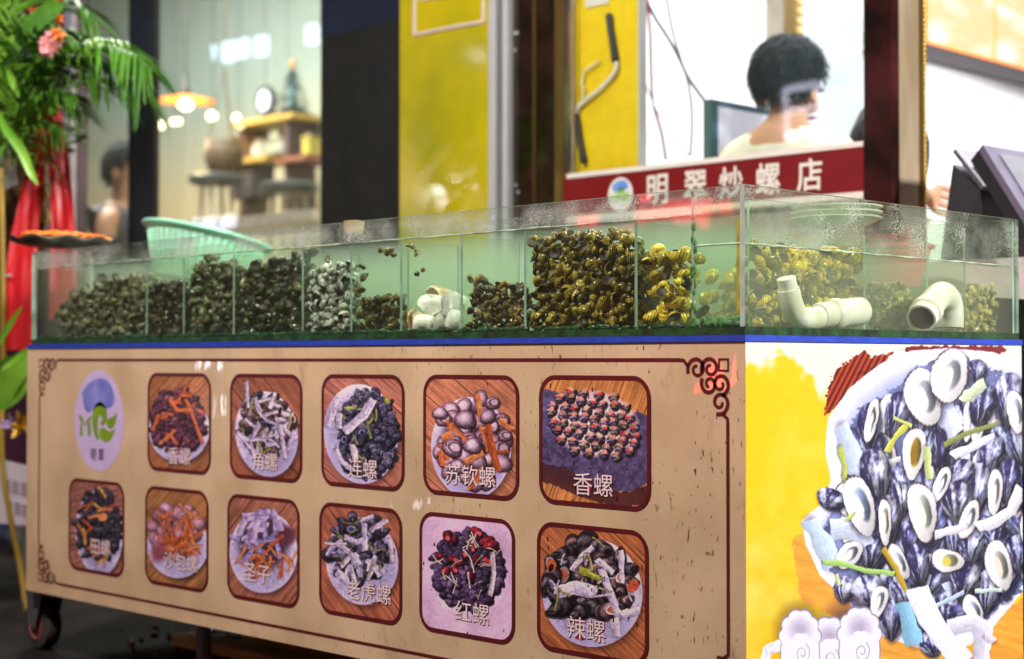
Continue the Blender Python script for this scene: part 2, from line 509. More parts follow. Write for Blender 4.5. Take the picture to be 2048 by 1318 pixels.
    def build(s, name, parent, gain, mat, keep=None):
        lin = np.where(s.C <= .04045, s.C/12.92, ((np.clip(s.C, 0, 1)+.055)/1.055)**2.4)
        lin = np.clip(lin*np.asarray(gain, np.float32), 0.004, .92)
        n = s.nu*s.nv
        idx = np.arange(n).reshape(s.nv, s.nu)
        q = np.stack([idx[1:, :-1], idx[1:, 1:], idx[:-1, 1:], idx[:-1, :-1]], -1)
        if keep is not None:
            kk = keep(s.U, s.V); kk = (kk[1:, :-1] & kk[1:, 1:] & kk[:-1, 1:] & kk[:-1, :-1])
            q = q[kk]
        q = q.reshape(-1, 4)
        me = bpy.data.meshes.new(name)
        me.vertices.add(n); me.vertices.foreach_set('co', s.P.astype(np.float32).ravel())
        me.loops.add(q.size); me.loops.foreach_set('vertex_index', q.ravel().astype(np.int32))
        me.polygons.add(len(q)); me.polygons.foreach_set('loop_start', np.arange(0, q.size, 4, dtype=np.int32))
        me.update()
        at_ = me.color_attributes.new('Col', 'FLOAT_COLOR', 'POINT')
        at_.data.foreach_set('color', np.concatenate([lin.reshape(-1, 3), np.ones((n, 1), np.float32)], 1).astype(np.float32).ravel())
        return link(name, me, mat, parent)

# ------------------------------------------------------------------ food cart
CART_L, CART_D = 2.165, .868
ZB, ZT = .155, .7475
cart = empty('food_cart', (-CART_L/2, CART_D/2, 0), 'wheeled snack cart with photo menu banners under a long glass fish tank', 'food cart')
mat_ply = M('cart_board', (.25, .22, .19), .6)
mb = MB(); mb.box((-CART_L, .003, ZB+.01), (-.003, CART_D, ZT-.003)); cabinet = mb.build('cabinet', mat_ply, cart)
# the printed sheet: cream vinyl with soot specks and drips, slightly rippled
def banner_mat():
    m, nt, N, L, P, O = new_mat('vinyl_print')
    P.inputs['Roughness'].default_value = .28
    P.inputs['Coat Weight'].default_value = .55; P.inputs['Coat Roughness'].default_value = .035
    tc = N.new('ShaderNodeTexCoord')
    n0 = N.new('ShaderNodeTexNoise'); n0.inputs['Scale'].default_value = 6; n0.inputs['Detail'].default_value = 6
    L.new(tc.outputs['Object'], n0.inputs['Vector'])
    c0 = N.new('ShaderNodeValToRGB')
    c0.color_ramp.elements[0].color = (.60, .435, .255, 1); c0.color_ramp.elements[1].color = (.76, .565, .35, 1)
    c0.color_ramp.elements[0].position = .35; c0.color_ramp.elements[1].position = .65
    L.new(n0.outputs[0], c0.inputs[0])
    sp = N.new('ShaderNodeSeparateXYZ'); L.new(tc.outputs['Object'], sp.inputs[0])
    def specks(sc, stretch, lo, hi, xlo, xhi, seed):
        mp = N.new('ShaderNodeMapping'); mp.inputs['Scale'].default_value = stretch; mp.inputs['Location'].default_value = (seed, seed*2, seed)
        L.new(tc.outputs['Object'], mp.inputs[0])
        n = N.new('ShaderNodeTexNoise'); n.inputs['Scale'].default_value = sc; n.inputs['Detail'].default_value = 4; n.inputs['Roughness'].default_value = .62
        L.new(mp.outputs[0], n.inputs['Vector'])
        r = N.new('ShaderNodeMapRange'); r.inputs[1].default_value = lo; r.inputs[2].default_value = hi
        L.new(n.outputs[0], r.inputs[0])
        k = N.new('ShaderNodeMapRange'); k.inputs[1].default_value = xlo; k.inputs[2].default_value = xhi
        L.new(sp.outputs[0], k.inputs[0])
        n2 = N.new('ShaderNodeTexNoise'); n2.inputs['Scale'].default_value = 9; n2.inputs['Detail'].default_value = 2
        L.new(mp.outputs[0], n2.inputs['Vector'])
        r2 = N.new('ShaderNodeMapRange'); r2.inputs[1].default_value = .42; r2.inputs[2].default_value = .56
        L.new(n2.outputs[0], r2.inputs[0])
        u = N.new('ShaderNodeMath'); u.operation = 'MULTIPLY'; L.new(r.outputs[0], u.inputs[0]); L.new(k.outputs[0], u.inputs[1])
        w = N.new('ShaderNodeMath'); w.operation = 'MULTIPLY'; L.new(u.outputs[0], w.inputs[0]); L.new(r2.outputs[0], w.inputs[1])
        return w.outputs[0]
    a = specks(120, (1, 1, .40), .625, .645, -1.3, -.10, 0)
    b = specks(85, (1, 1, .16), .645, .665, -.95, -.05, 3.1)
    c = specks(12, (1, 1, .6), .58, .78, -2.0, -.6, 7.7)
    mx = N.new('ShaderNodeMath'); mx.operation = 'MAXIMUM'; L.new(a, mx.inputs[0]); L.new(b, mx.inputs[1])
    m1 = N.new('ShaderNodeMixRGB'); L.new(c, m1.inputs[0]); L.new(c0.outputs[0], m1.inputs[1]); m1.inputs[2].default_value = (.30, .20, .11, 1)
    m2 = N.new('ShaderNodeMixRGB'); L.new(mx.outputs[0], m2.inputs[0]); L.new(m1.outputs[0], m2.inputs[1]); m2.inputs[2].default_value = (.035, .026, .016, 1)
    L.new(m2.outputs[0], P.inputs['Base Color'])
    nb = N.new('ShaderNodeTexNoise'); nb.inputs['Scale'].default_value = 3.2; nb.inputs['Detail'].default_value = 3
    mp = N.new('ShaderNodeMapping'); mp.inputs['Scale'].default_value = (1.6, 1, .5); mp.inputs['Rotation'].default_value = (0, .35, 0)
    L.new(tc.outputs['Object'], mp.inputs[0]); L.new(mp.outputs[0], nb.inputs['Vector'])
    bp = N.new('ShaderNodeBump'); bp.inputs['Strength'].default_value = .22; bp.inputs['Distance'].default_value = .02
    L.new(nb.outputs[0], bp.inputs['Height']); L.new(bp.outputs[0], P.inputs['Normal']); L.new(bp.outputs[0], P.inputs['Coat Normal'])
    return m
mat_vinyl = banner_mat()
mat_print = M_attr('photo_print', .3, .25)
mat_maroon = M('maroon_ink', (.115, .012, .016), .3, var=.08)
mat_white_ink = M('pale_ink', (.93, .80, .82), .35, var=.03)
mat_red_ink = M('red_ink', (.36, .012, .05), .35, var=.05)
front3 = lambda e: (lambda u, v: Vector((u, -e, v)))
side3 = lambda e: (lambda u, v: Vector((e, u, v)))
mb = MB(); mb.box((-CART_L-.012, -.0005, ZB), (.0, .003, ZT)); banner = mb.build('front_banner', mat_vinyl, cart)
# maroon border line with scroll corners
mb = MB()
to = front3(.0010)
UL, UR, VT, VB = -2.118, -.029, .723, .182
def scroll(cu, cv, su, sv, k):
    """corner ornament at (cu,cv); su, sv point inwards; k scale"""
    def spiral(u, v, r, a0, turns, dirn, wd=.0068):
        n = 26; pts = []
        for i in range(n+1):
            t = i/n; a = a0+dirn*turns*2*math.pi*t; rr = r*(1-.78*t)
            pts.append((cu+su*(u+rr*math.cos(a))*k, cv+sv*(v+rr*math.sin(a))*k))
        ribbon2(mb, pts, wd*k, to, lambda t: 1-.25*t)
    for (u, v, r, a0, d) in ((.062, .017, .0185, 0.4, -1), (.036, .016, .0175, math.pi*.1, -1), (.017, .040, .0175, math.pi*.55, 1), (.018, .068, .0185, 1.2, 1), (.038, .040, .016, -.6, 1)):
        spiral(u, v, r, a0, 1.35, d)
    ribbon2(mb, [(cu+su*u*k, cv+sv*v*k) for u, v in ((.002, .002), (.019, .002), (.0195, .019), (.002, .0195), (.002, .002))], .005*k, to)
    ribbon2(mb, [(cu+su*u*k, cv+sv*v*k) for u, v in ((.080, .012), (.088, .0035), (.097, .003))], .006*k, to)
    ribbon2(mb, [(cu+su*u*k, cv+sv*v*k) for u, v in ((.012, .086), (.0035, .092), (.003, .099))], .006*k, to)
K = 1.0
for cu, cv, su, sv in ((UL, VT, 1, -1), (UR, VT, -1, -1), (UL, VB, 1, 1), (UR, VB, -1, 1)): scroll(cu, cv, su, sv, K)
for a, b in (((UL+.097, VT-.003), (UR-.097, VT-.003)), ((UL+.097, VB+.003), (UR-.097, VB+.003)), ((UL+.003, VB+.099), (UL+.003, VT-.099)), ((UR-.003, VB+.099), (UR-.003, VT-.099))):
    ribbon2(mb, [a, b], .0062, to)
mb.build('border_line', mat_maroon, banner, fixn=False)

# logo
mat_lilac = M('logo_white', (.62, .50, .80), .3, var=.04)
mat_lblue = M('logo_blue', (.13, .15, .52), .3, col2=(.30, .32, .78), scale=16)
mat_lgreen = M('logo_green', (.20, .36, .012), .3, var=.1)
mat_ldark = M('logo_dark', (.03, .015, .05), .3)
def logo(parent, uc, vc, hw, hh, plane, eps, words=True, mats=None):
    ml, mbl, mg, md = mats or (mat_lilac, mat_lblue, mat_lgreen, mat_ldark)
    t0, t1 = plane(eps), plane(eps+.0004)
    m = lambda x, y: (uc+(x-435)/270*hw, vc-(y-665)/555*hh)
    b = MB(); b.poly([t0(uc+hw*math.cos(a), vc+hh*math.sin(a)) for a in np.linspace(0, 2*math.pi, 48, endpoint=False)])
    disc = b.build('logo_disc', ml, parent, fixn=False)
    def area(pts, mt, nm):
        b = MB()
        for p in pts: b.poly([t1(*m(x, y)) for x, y in p])
        b.build(nm, mt, parent, fixn=False)
    sm = lambda p: [(v.x, v.y) for v in bez([(x, y, 0) for x, y in p]+[(p[0][0], p[0][1], 0)], 4)[:-1]]
    area([sm([(240, 375), (290, 300), (360, 230), (440, 200), (510, 215), (560, 260), (590, 330), (610, 430), (580, 500), (520, 530), (470, 505), (420, 510), (380, 545), (320, 580), (285, 545), (262, 470), (258, 410)])], mbl, 'logo_wave')
    area([[(205, 600), (250, 625), (275, 690), (290, 730), (250, 700), (215, 650)], [(285, 730), (300, 670), (355, 610), (358, 640), (335, 680)], [(230, 705), (250, 700), (262, 820), (245, 850), (228, 840)], [(312, 705), (345, 690), (352, 800), (340, 850), (315, 830)],
          sm([(520, 650), (560, 630), (600, 610), (632, 560), (625, 650), (600, 720), (560, 750), (530, 720)]), sm([(445, 755), (500, 740), (550, 775), (600, 755), (620, 735), (590, 830), (540, 890), (490, 885), (450, 840)])], mg, 'logo_leaves')
    b = MB()
    pts = [(v.x, v.y) for v in bez([(435, 870, 0), (402, 770, 0), (398, 650, 0), (415, 565, 0), (455, 530, 0), (490, 570, 0), (498, 640, 0), (480, 690, 0), (458, 685, 0)], 6)]
    ribbon2(b, [m(*p) for p in pts], hw*.24, t1, lambda t: .3+.9*math.sin(math.pi*min(1, t*1.0+.05)))
    b.build('logo_stem', mg, parent, fixn=False)
    if words:
        glyphs('logo_lettering', '明 翠', m(424, 1042), hh*.27, t1, md, parent, .012, .85)

p_l = at(150, 840, 1, 0); p_r = at(248, 840, 1, 0)
p_t = at(199, 740, 1, 0); p_b = at(199, 943, 1, 0)
logo(banner, (p_l.x+p_r.x)/2, (p_t.z+p_b.z)/2, (p_r.x-p_l.x)/2, (p_t.z-p_b.z)/2, front3, .0010)

# eleven dish photographs
TW, TH, TR = .243, .214, .034
def rr_pts(cu, cv, hw, hh, r, n=8):
    out = []
    for (sx, sy, a0) in ((1, 1, 0), (-1, 1, 90), (-1, -1, 180), (1, -1, 270)):
        for k in range(n+1):
            a = R(a0+90*k/n)
            out.append((cu+sx*(hw-r)+r*math.cos(a), cv+sy*(hh-r)+r*math.sin(a)))
    return out
def strips(P, n, box, L, w, cols, seed, curve=.3, taper=0):
    rn = random.Random(seed)
    cx, cy, rx, ry = box
    for i in range(n):
        a = rn.uniform(0, 6.28); rad = rn.uniform(.1, 1)**.6
        x, y = cx+rx*rad*math.cos(a), cy+ry*rad*math.sin(a)
        th = rn.uniform(0, 6.28); l = L*rn.uniform(.6, 1.25)
        c = rn.choice(cols)
        k = rn.uniform(-curve, curve)
        pts = []
        for t in np.linspace(-.5, .5, 6):
            pts.append((x+l*t*math.cos(th)*.8+k*l*(.25-t*t)*-math.sin(th), y+l*t*math.sin(th)+k*l*(.25-t*t)*math.cos(th)))
        P.strip(pts, w*rn.uniform(.5, 1.0), c, taper=taper)
def heap(P, box, s, n, fn, seed, order=True):
    rn = random.Random(seed)
    cx, cy, rx, ry = box
    pts = []
    tries = 0
    while len(pts) < n and tries < n*30:
        tries += 1
        x, y = rn.uniform(-1, 1), rn.uniform(-1, 1)
        if x*x+y*y > 1: continue
        q = (cx+x*rx, cy+y*ry)
        if all((q[0]-p[0])**2+(q[1]-p[1])**2 > (s*.66)**2 for p in pts): pts.append(q)
    pts.sort(key=lambda p: p[1])
    for x, y in pts: fn(P, x, y, s, rn)
def f_snail(cols, stripe=.25, mouthp=.15, mouth=(.08, .04, .05), el=1.25, hi=.3):
    def f(P, x, y, s, rn):
        c = np.array(rn.choice(cols))*rn.uniform(.75, 1.2)
        k = rn.uniform(.62, 1.12)
        P.snail(x, y, s*.64*k*el*rn.uniform(.85, 1.35), s*.58*k, rn.uniform(0, 6.28), np.clip(c, 0, 1), stripe, mouth if rn.random() < mouthp else None, hi*rn.uniform(.3, 1))
    return f
def f_clam(c, c2):
    def f(P, x, y, s, rn):
        k = rn.uniform(.8, 1.15)
        P.clam(x, y, s*.62*k, s*.72*k, rn.uniform(0, 6.28), np.clip(np.array(c)*rn.uniform(.8, 1.15), 0, 1), c2)
    return f
OR = [rgb(196, 104, 58), rgb(178, 84, 42), rgb(204, 124, 74)]
WH = [rgb(205, 190, 222), rgb(190, 172, 206), rgb(216, 196, 214)]
OLV = [rgb(150, 148, 92), rgb(128, 130, 70)]
def dish(i, P):
    rn = random.Random(100+i)
    if i == 0:
        P.wood(rgb(150, 96, 60), .75); P.plate(358, 858, 61, 66); P.warp(1.5, .13, i); b = (357, 842, 53, 62)
        P.ell(*b[:2], b[2], b[3], 0, rgb(52, 22, 32), .95, soft=.3)
        heap(P, b, 12.5, 95, f_snail([rgb(112, 62, 84), rgb(88, 44, 60), rgb(126, 74, 84)]), 1); strips(P, 9, (357, 838, 48, 55), 34, 7, OR, 2)
        for p in ([(372, 800), (392, 850), (404, 885)], [(340, 800), (352, 820), (385, 822)], [(330, 880), (350, 860)], [(306, 860), (318, 830)]): P.strip(p, 7, OR[0])
    elif i == 1:
        P.wood(rgb(142, 84, 60), 2.5); P.plate(533, 868, 62, 86, -.15); P.warp(1.5, .13, i); b = (533, 848, 50, 62)
        P.ell(*b[:2], b[2]*.9, b[3]*.9, 0, rgb(70, 52, 62), .8, soft=.4)
        heap(P, b, 17, 40, f_snail([rgb(130, 104, 92), rgb(112, 92, 66), rgb(150, 112, 120), rgb(84, 70, 90)], .4), 3); strips(P, 26, b, 34, 8, WH, 4); strips(P, 8, b, 26, 5, OLV, 5)
        P.strip([(492, 765), (496, 815)], 9, WH[0], taper=.3); P.strip([(560, 850), (570, 915)], 9, WH[0]); P.strip([(588, 862), (575, 900)], 8, WH[1])
    elif i == 2:
        P.wood(rgb(164, 104, 86), -.85); P.plate(722, 868, 74, 100, -.1); P.warp(1.5, .13, i); b = (733, 868, 60, 88)
        P.ell(*b[:2], b[2]*.95, b[3]*.95, 0, rgb(30, 28, 40), .92, soft=.3)
        heap(P, b, 13.5, 110, f_snail([rgb(82, 80, 106), rgb(60, 58, 78), rgb(104, 98, 124)], .3, .25), 6); strips(P, 12, (722, 850, 55, 75), 34, 6, OLV, 7)
        P.strip([(745, 800), (728, 830), (690, 862)], 17, WH[0]); P.strip([(672, 800), (655, 850)], 15, WH[0]); P.strip([(678, 828), (678, 855)], 13, WH[0])
        P.strip([(672, 900), (685, 925), (705, 940)], 9, WH[0]); P.strip([(705, 890), (712, 920)], 12, WH[2]); P.strip([(690, 818), (712, 815)], 8, OLV[0]); P.strip([(770, 798), (778, 806)], 8, rgb(150, 160, 60))
    elif i == 3:
        P.wood(rgb(176, 112, 82), -.85); P.plate(942, 896, 80, 102, -.05); P.warp(1.5, .13, i); b = (945, 882, 72, 90)
        P.ell(*b[:2], b[2]*.92, b[3]*.92, 0, rgb(64, 32, 36), .92, soft=.3)
        heap(P, b, 24, 30, f_clam(rgb(200, 168, 184), rgb(116, 68, 84)), 8); strips(P, 10, b, 42, 10, OR, 9)
        for p in ([(955, 790), (962, 840)], [(975, 830), (980, 880), (995, 940)], [(1000, 840), (1022, 860)], [(885, 875), (905, 868)], [(930, 925), (965, 905)], [(880, 905), (885, 930)]): P.strip(p, 13, OR[rn.randrange(3)])
        for x, y, s_ in ((930, 838, 20), (905, 895, 19), (945, 890, 17), (880, 825, 14), (985, 805, 14), (975, 832, 15), (915, 932, 16), (1010, 870, 13)): P.clam(x, y, s_*.9, s_*1.05, rn.uniform(.8, 2.2), rgb(204, 176, 196), rgb(110, 62, 80))
    elif i == 4:
        P.wood(rgb(178, 116, 64), .35)
        P.polyg([(1070, 785), (1095, 775), (1135, 790), (1320, 835), (1320, 955), (1260, 985), (1190, 985), (1070, 940)], lambda x, y, sd: rgb(74, 66, 98)*(.55+.9*fbm(x*.11, y*.11, 4))[..., None], 1, 10)
        P.polyg([(1070, 925), (1130, 935), (1200, 975), (1250, 985), (1320, 962), (1320, 1000), (1250, 1015), (1160, 995), (1070, 955)], rgb(66, 34, 36), .9, 6)
        P.ell(1190, 848, 92, 68, .18, rgb(206, 180, 176), 1, soft=.12)
        rows = 8; P.warp(1.5, .14, 4)
        for r_ in range(rows):
            t = r_/(rows-1); yy = 792+t*118; w = 84*math.sqrt(max(.1, 1-((t-.5)/.58)**2))
            n = int(w/9)
            for k in range(n):
                x = 1183+t*10+(k/(max(1, n-1))-.5)*2*w+rn.uniform(-3, 3); y = yy+(x-1190)*.16+rn.uniform(-3, 3)
                P.snail(x, y, 9, 10, rn.uniform(1, 2), rgb(128, 112, 138)*rn.uniform(.8, 1.2), .5, None, .3)
                P.ell(x+rn.uniform(-3, 3), y-8, 8, 5.5, rn.uniform(-.5, .5), rgb(216, 150, 128)*rn.uniform(.8, 1.1), .95, soft=.5)
                if rn.random() < .22: P.ell(x+rn.uniform(-6, 6), y-4, 4, 3, 0, rgb(214, 52, 48), .9)
                if rn.random() < .25: P.ell(x+rn.uniform(-6, 6), y, 4, 2.5, .6, rgb(110, 120, 66), .8)
    elif i == 5:
        P.wood(rgb(140, 92, 76), 1.3); P.plate(198, 1066, 47, 85, -.05); P.warp(1.5, .13, i); b = (196, 1050, 44, 74)
        P.ell(*b[:2], b[2]*.95, b[3]*.95, 0, rgb(30, 24, 28), .92, soft=.3)
        heap(P, b, 11, 95, f_snail([rgb(76, 70, 82), rgb(56, 50, 62)], .2), 11); strips(P, 16, b, 36, 6, OR+[rgb(200, 150, 70)], 12); P.ell(206, 1034, 9, 8, 0, OR[2])
    elif i == 6:
        P.wood(rgb(152, 104, 62), .75); P.plate(356, 1090, 61, 66); P.warp(1.5, .13, i); b = (352, 1060, 50, 55)
        P.ell(*b[:2], b[2], b[3], 0, rgb(90, 44, 34), .9, soft=.35)
        heap(P, b, 20, 24, f_clam(rgb(196, 142, 160), rgb(158, 112, 122)), 13); strips(P, 30, (358, 1062, 44, 45), 46, 8, OR, 14, .2)
        P.ell(318, 1105, 20, 26, .3, rgb(126, 62, 70), .9, soft=.5)
    elif i == 7:
        P.wood(rgb(146, 92, 70), .65); P.plate(527, 1104, 68, 82); P.warp(1.5, .13, i); b = (527, 1085, 58, 65)
        P.ell(*b[:2], b[2], b[3], 0, rgb(56, 34, 44), .92, soft=.3)
        LIL = [rgb(158, 146, 204), rgb(180, 160, 206), rgb(138, 128, 178)]
        strips(P, 22, (518, 1070, 52, 48), 44, 11, LIL, 15, .1); P.ell(572, 1072, 24, 26, .2, rgb(82, 42, 54), .95, soft=.4); strips(P, 26, (532, 1110, 55, 50), 42, 6, OR, 16, .5)
        for p in ([(545, 1022), (562, 1060)], [(515, 1040), (505, 1085)], [(490, 1040), (478, 1070)]): P.strip(p, 12, LIL[1])
    elif i == 8:
        P.wood(rgb(158, 92, 66), -.6); P.plate(724, 1122, 72, 88, -.15); P.warp(1.5, .13, i); b = (722, 1098, 60, 66)
        P.ell(*b[:2], b[2], b[3], 0, rgb(76, 66, 92), .85, soft=.35)
        heap(P, b, 22, 30, f_snail([rgb(138, 128, 158), rgb(112, 104, 130), rgb(150, 136, 170)], .5, .2, rgb(40, 60, 110)), 17); strips(P, 14, b, 42, 11, WH, 18); strips(P, 10, b, 30, 4, OLV, 19)
        P.strip([(690, 1075), (712, 1085), (735, 1078)], 11, WH[0]); P.strip([(728, 1048), (730, 1100)], 11, WH[0]); P.strip([(675, 1145), (700, 1170)], 15, WH[0]); P.strip([(706, 1108), (715, 1130)], 17, WH[0])
    elif i == 9:
        P.C[:] = rgb(206, 172, 200); P.C *= (.94+.1*fbm(P.X*.03, P.Y*.03))[..., None]
        P.ell(940, 1160, 80, 80, 0, rgb(176, 146, 178), .8, soft=.25); P.ell(940, 1155, 77, 77, 0, rgb(208, 176, 204)); P.warp(1.3, .13, 9); b = (935, 1140, 70, 78)
        P.ell(*b[:2], b[2]*.98, b[3]*.98, 0, rgb(34, 18, 36), .95, soft=.15)
        heap(P, b, 13.5, 130, f_snail([rgb(84, 64, 98), rgb(66, 48, 76), rgb(98, 76, 110)], .1, .0), 21)
        heap(P, (930, 1110, 55, 50), 15, 17, f_snail([rgb(150, 40, 52), rgb(120, 30, 40)], .1, .5, rgb(190, 90, 90)), 22); strips(P, 22, b, 30, 3, [rgb(214, 190, 196), rgb(196, 180, 160)], 23, .5)
        P.strip([(985, 1105), (988, 1150), (980, 1190)], 9, rgb(214, 196, 206)); P.strip([(926, 1100), (940, 1115), (948, 1145)], 3, rgb(226, 206, 214))
    else:
        P.wood(rgb(170, 100, 60), -.8); P.plate(1185, 1186, 100, 108, -.1); P.warp(1.5, .13, i); b = (1180, 1160, 86, 78)
        P.ell(*b[:2], b[2], b[3], 0, rgb(60, 46, 56), .9, soft=.3)
        heap(P, b, 30, 34, f_snail([rgb(126, 112, 122), rgb(98, 86, 92), rgb(140, 110, 112)], .55, .2, rgb(160, 80, 50)), 25)
        P.strip([(1115, 1185), (1150, 1175), (1190, 1185)], 24, WH[0]); P.strip([(1203, 1140), (1222, 1190), (1238, 1235)], 15, WH[0]); P.strip([(1195, 1120), (1225, 1145)], 13, WH[0]); P.strip([(1242, 1102), (1244, 1165)], 12, WH[0], taper=.2)
        P.strip([(1145, 1140), (1165, 1110), (1185, 1095)], 11, WH[0]); P.strip([(1245, 1230), (1278, 1222)], 18, WH[0]); P.strip([(1160, 1140), (1200, 1158)], 13, rgb(150, 150, 50)); P.strip([(1228, 1240), (1232, 1270)], 18, WH[2])
        strips(P, 14, b, 36, 5, OLV+WH, 26); P.ell(1266, 1172, 11, 14, .5, rgb(170, 78, 48)); P.ell(1103, 1132, 9, 12, .3, rgb(180, 90, 50)); P.ell(1102, 1136, 5, 8, .3, rgb(40, 16, 14))
DISH = [('red-brown snails and orange peel', '香螺', (360, 912)), ('brown horn snails with white strips', '角螺', (532, 923)), ('small dark snails with pale ginger slices', '连螺', (727, 937)), ('ribbed cockles and orange peel', '苏钦螺', (942, 951)), ('spiced snails in rows on a dark stone slab', '香螺', (1188, 969)),
        ('black river snails and thin orange strips', '田螺', (203, 1094)), ('pink clams heaped with orange peel', '沙包螺', (363, 1124)), ('lilac razor clams with orange strips', '圣子', (515, 1147)), ('rough grey snails with white strips', '老虎螺', (739, 1184)), ('purple-black snails on a white ground', '红螺', (946, 1225)), ('large grey whelks with white strips', '辣螺', (1174, 1258))]
CEN = [(-1.511, .584), (-1.198, .584), (-.893, .585), (-.597, .586), (-.305, .587), (-1.850, .334), (-1.519, .334), (-1.206, .335), (-.899, .337), (-.607, .338), (-.310, .341)]
for i, ((what, word, wp), (cu, cv)) in enumerate(zip(DISH, CEN)):
    res = [250, 250, 270, 300, 320, 230, 240, 250, 270, 300, 320][i]
    P = Paint(front3(.0012), cu-TW/2, cu+TW/2, cv-TH/2, cv+TH/2, res, int(res*.95))
    dish(i, P); P.texture((lambda b: (np.mean(b[0]), np.mean(b[1]), 95 if i in (4, 10) else 62+i*.6, 80))((P.X0, P.Y0)), [.20, .18, .20, .14, .30, .22, .14, .14, .22, .14, .22][i])
    P.X, P.Y = P.X0, P.Y0; P.grain()
    lowf = fbm(P.X*.02+i, P.Y*.02, 3); P.C *= (.84+.32*lowf)[..., None]
    # soot specks that fell on the print
    rn = random.Random(i)
    for k in range([0, 0, 2, 6, 20, 0, 0, 1, 3, 10, 24][i]):
        x = P.X.min()+rn.random()*np.ptp(P.X); y = P.Y.min()+rn.random()*np.ptp(P.Y)
        P.strip([(x, y), (x+rn.uniform(-1, 1), y+rn.uniform(1, 9))], rn.uniform(1.2, 3), [.06, .05, .04], shadow=0)
    r = TR
    def keep(U, V, cu=cu, cv=cv):
        du = np.maximum(abs(U-cu)-(TW/2-r), 0); dv = np.maximum(abs(V-cv)-(TH/2-r), 0)
        return np.hypot(du, dv) < r-.0003
    o = P.build('menu_photo', banner, (1.50, 1.48, 1.62), mat_print, keep)
    o['label'] = 'menu photo of '+what
    b = MB(); to = front3(.0018)
    pts = rr_pts(cu, cv, TW/2-.003, TH/2-.003, TR-.002); pts.append(pts[0])
    ribbon2(b, pts, .0075, to); b.build('photo_frame', mat_maroon, banner, fixn=False)
    c = at(*wp, 1, 0)
    hgt = .0365
    for (nm, e, off, mt) in (('caption_outline', .0022, .013, mat_red_ink), ('caption', .0027, .000, mat_white_ink)):
        me = text_mesh(' '.join(word) if False else word, off)
        co = np.empty(len(me.vertices)*3); me.vertices.foreach_get('co', co); co = co.reshape(-1, 3)
        if nm == 'caption_outline': hh0 = np.ptp(co[:, 1])-.03
        mid = (co.min(0)+co.max(0))/2; s_ = hgt/hh0
        t3 = front3(e)
        for v in me.vertices: v.co = t3(c.x+(v.co.x-mid[0])*s_*1.12, c.z+(v.co.y-mid[1])*s_)
        link(nm, me, mt, banner)

# side banner: one big photograph of limpets
P = Paint(side3(.0008), 0, CART_D, ZB, ZT, 560, 400)
rn = random.Random(5)
n1 = fbm(P.X*.012, P.Y*.012, 5); n2 = fbm(P.X*.05+9, P.Y*.05, 4)
cream = rgb(253, 238, 214)
P.C[:] = cream
n3 = np.clip((fbm(P.X*.006+3, P.Y*.005, 4)-.40)*2.4, 0, .60); gd = np.clip((P.Y-1000)/260-(P.X-1500)/220+(fbm(P.X*.02+8, P.Y*.02, 4)-.5)*1.4, 0, 1)[..., None]; yel = (rgb(252, 208, 24)*(1-gd)+rgb(250, 186, 2)*gd)*(1-n3)[..., None]+rgb(253, 234, 132)*n3[..., None]
top = 712+60*(fbm(P.X*.02, P.X*0+3.3, 4)-.5)+np.clip(P.X-1560, 0, 400)*.55
al = np.clip((P.Y-top)/26+(n2-.5)*3.2, 0, 1)
P.C[:] = P.C*(1-al[..., None])+yel*al[..., None]
wd = lambda x, y, sd: np.clip(rgb(252, 172, 62)*(.82+.34*fbm(x*.012+y*.004, y*.11-x*.03, 4))[..., None], 0, 1)
P.polyg([(1585, 1080), (1625, 1050), (1700, 1180), (1760, 1240), (1990, 1230), (2200, 1100), (2200, 1500), (1690, 1500), (1700, 1250), (1600, 1200)], wd, 1, 10)
P.polyg([(1650, 830), (1652, 790), (1668, 745), (1700, 718), (1728, 702), (1745, 714), (1785, 706), (1740, 760), (1700, 800)], lambda x, y, sd: rgb(176, 54, 26)*(.45+.75*(.5+.5*np.sin(x*.55+y*.28)))[..., None], 1, 7, .25)
P.polyg([(1805, 700), (1815, 692), (2005, 692), (2012, 700), (1990, 712), (1830, 715)], rgb(130, 30, 34), 1, 5)
PL = rgb(246, 242, 255)
P.polyg([(1656, 835), (1700, 775), (1760, 728), (1820, 702), (1900, 696), (1990, 705), (2050, 740), (2130, 850), (2160, 1000), (2110, 1110), (2048, 1180), (1990, 1250), (1940, 1290), (1850, 1300), (1760, 1270), (1690, 1200), (1640, 1150), (1612, 1090), (1603, 1040), (1640, 1010), (1662, 960), (1650, 900)],
        lambda x, y, sd: np.clip(PL*(1-.0*sd)[..., None]-np.clip((sd-18)/75, 0, .42)[..., None]*np.array([.62, .50, .12], np.float32), 0, 1), 1, 1.5)
zx, zy = lambda x: 1448+x*.4992, lambda y: 660+y*.4992
HEAPO = [(zx(x), zy(y)) for x, y in ((520, 340), (600, 280), (700, 230), (780, 150), (900, 110), (1010, 120), (1100, 170), (1250, 200), (1330, 420), (1340, 700), (1290, 900), (1180, 1050), (1060, 1150), (930, 1180), (800, 1200), (640, 1180), (480, 1080), (430, 960), (400, 800), (470, 600))]
P.polyg(HEAPO, lambda x, y, sd: rgb(126, 136, 186)*(.45+.8*fbm(x*.05, y*.05, 4))[..., None], .93, 14)
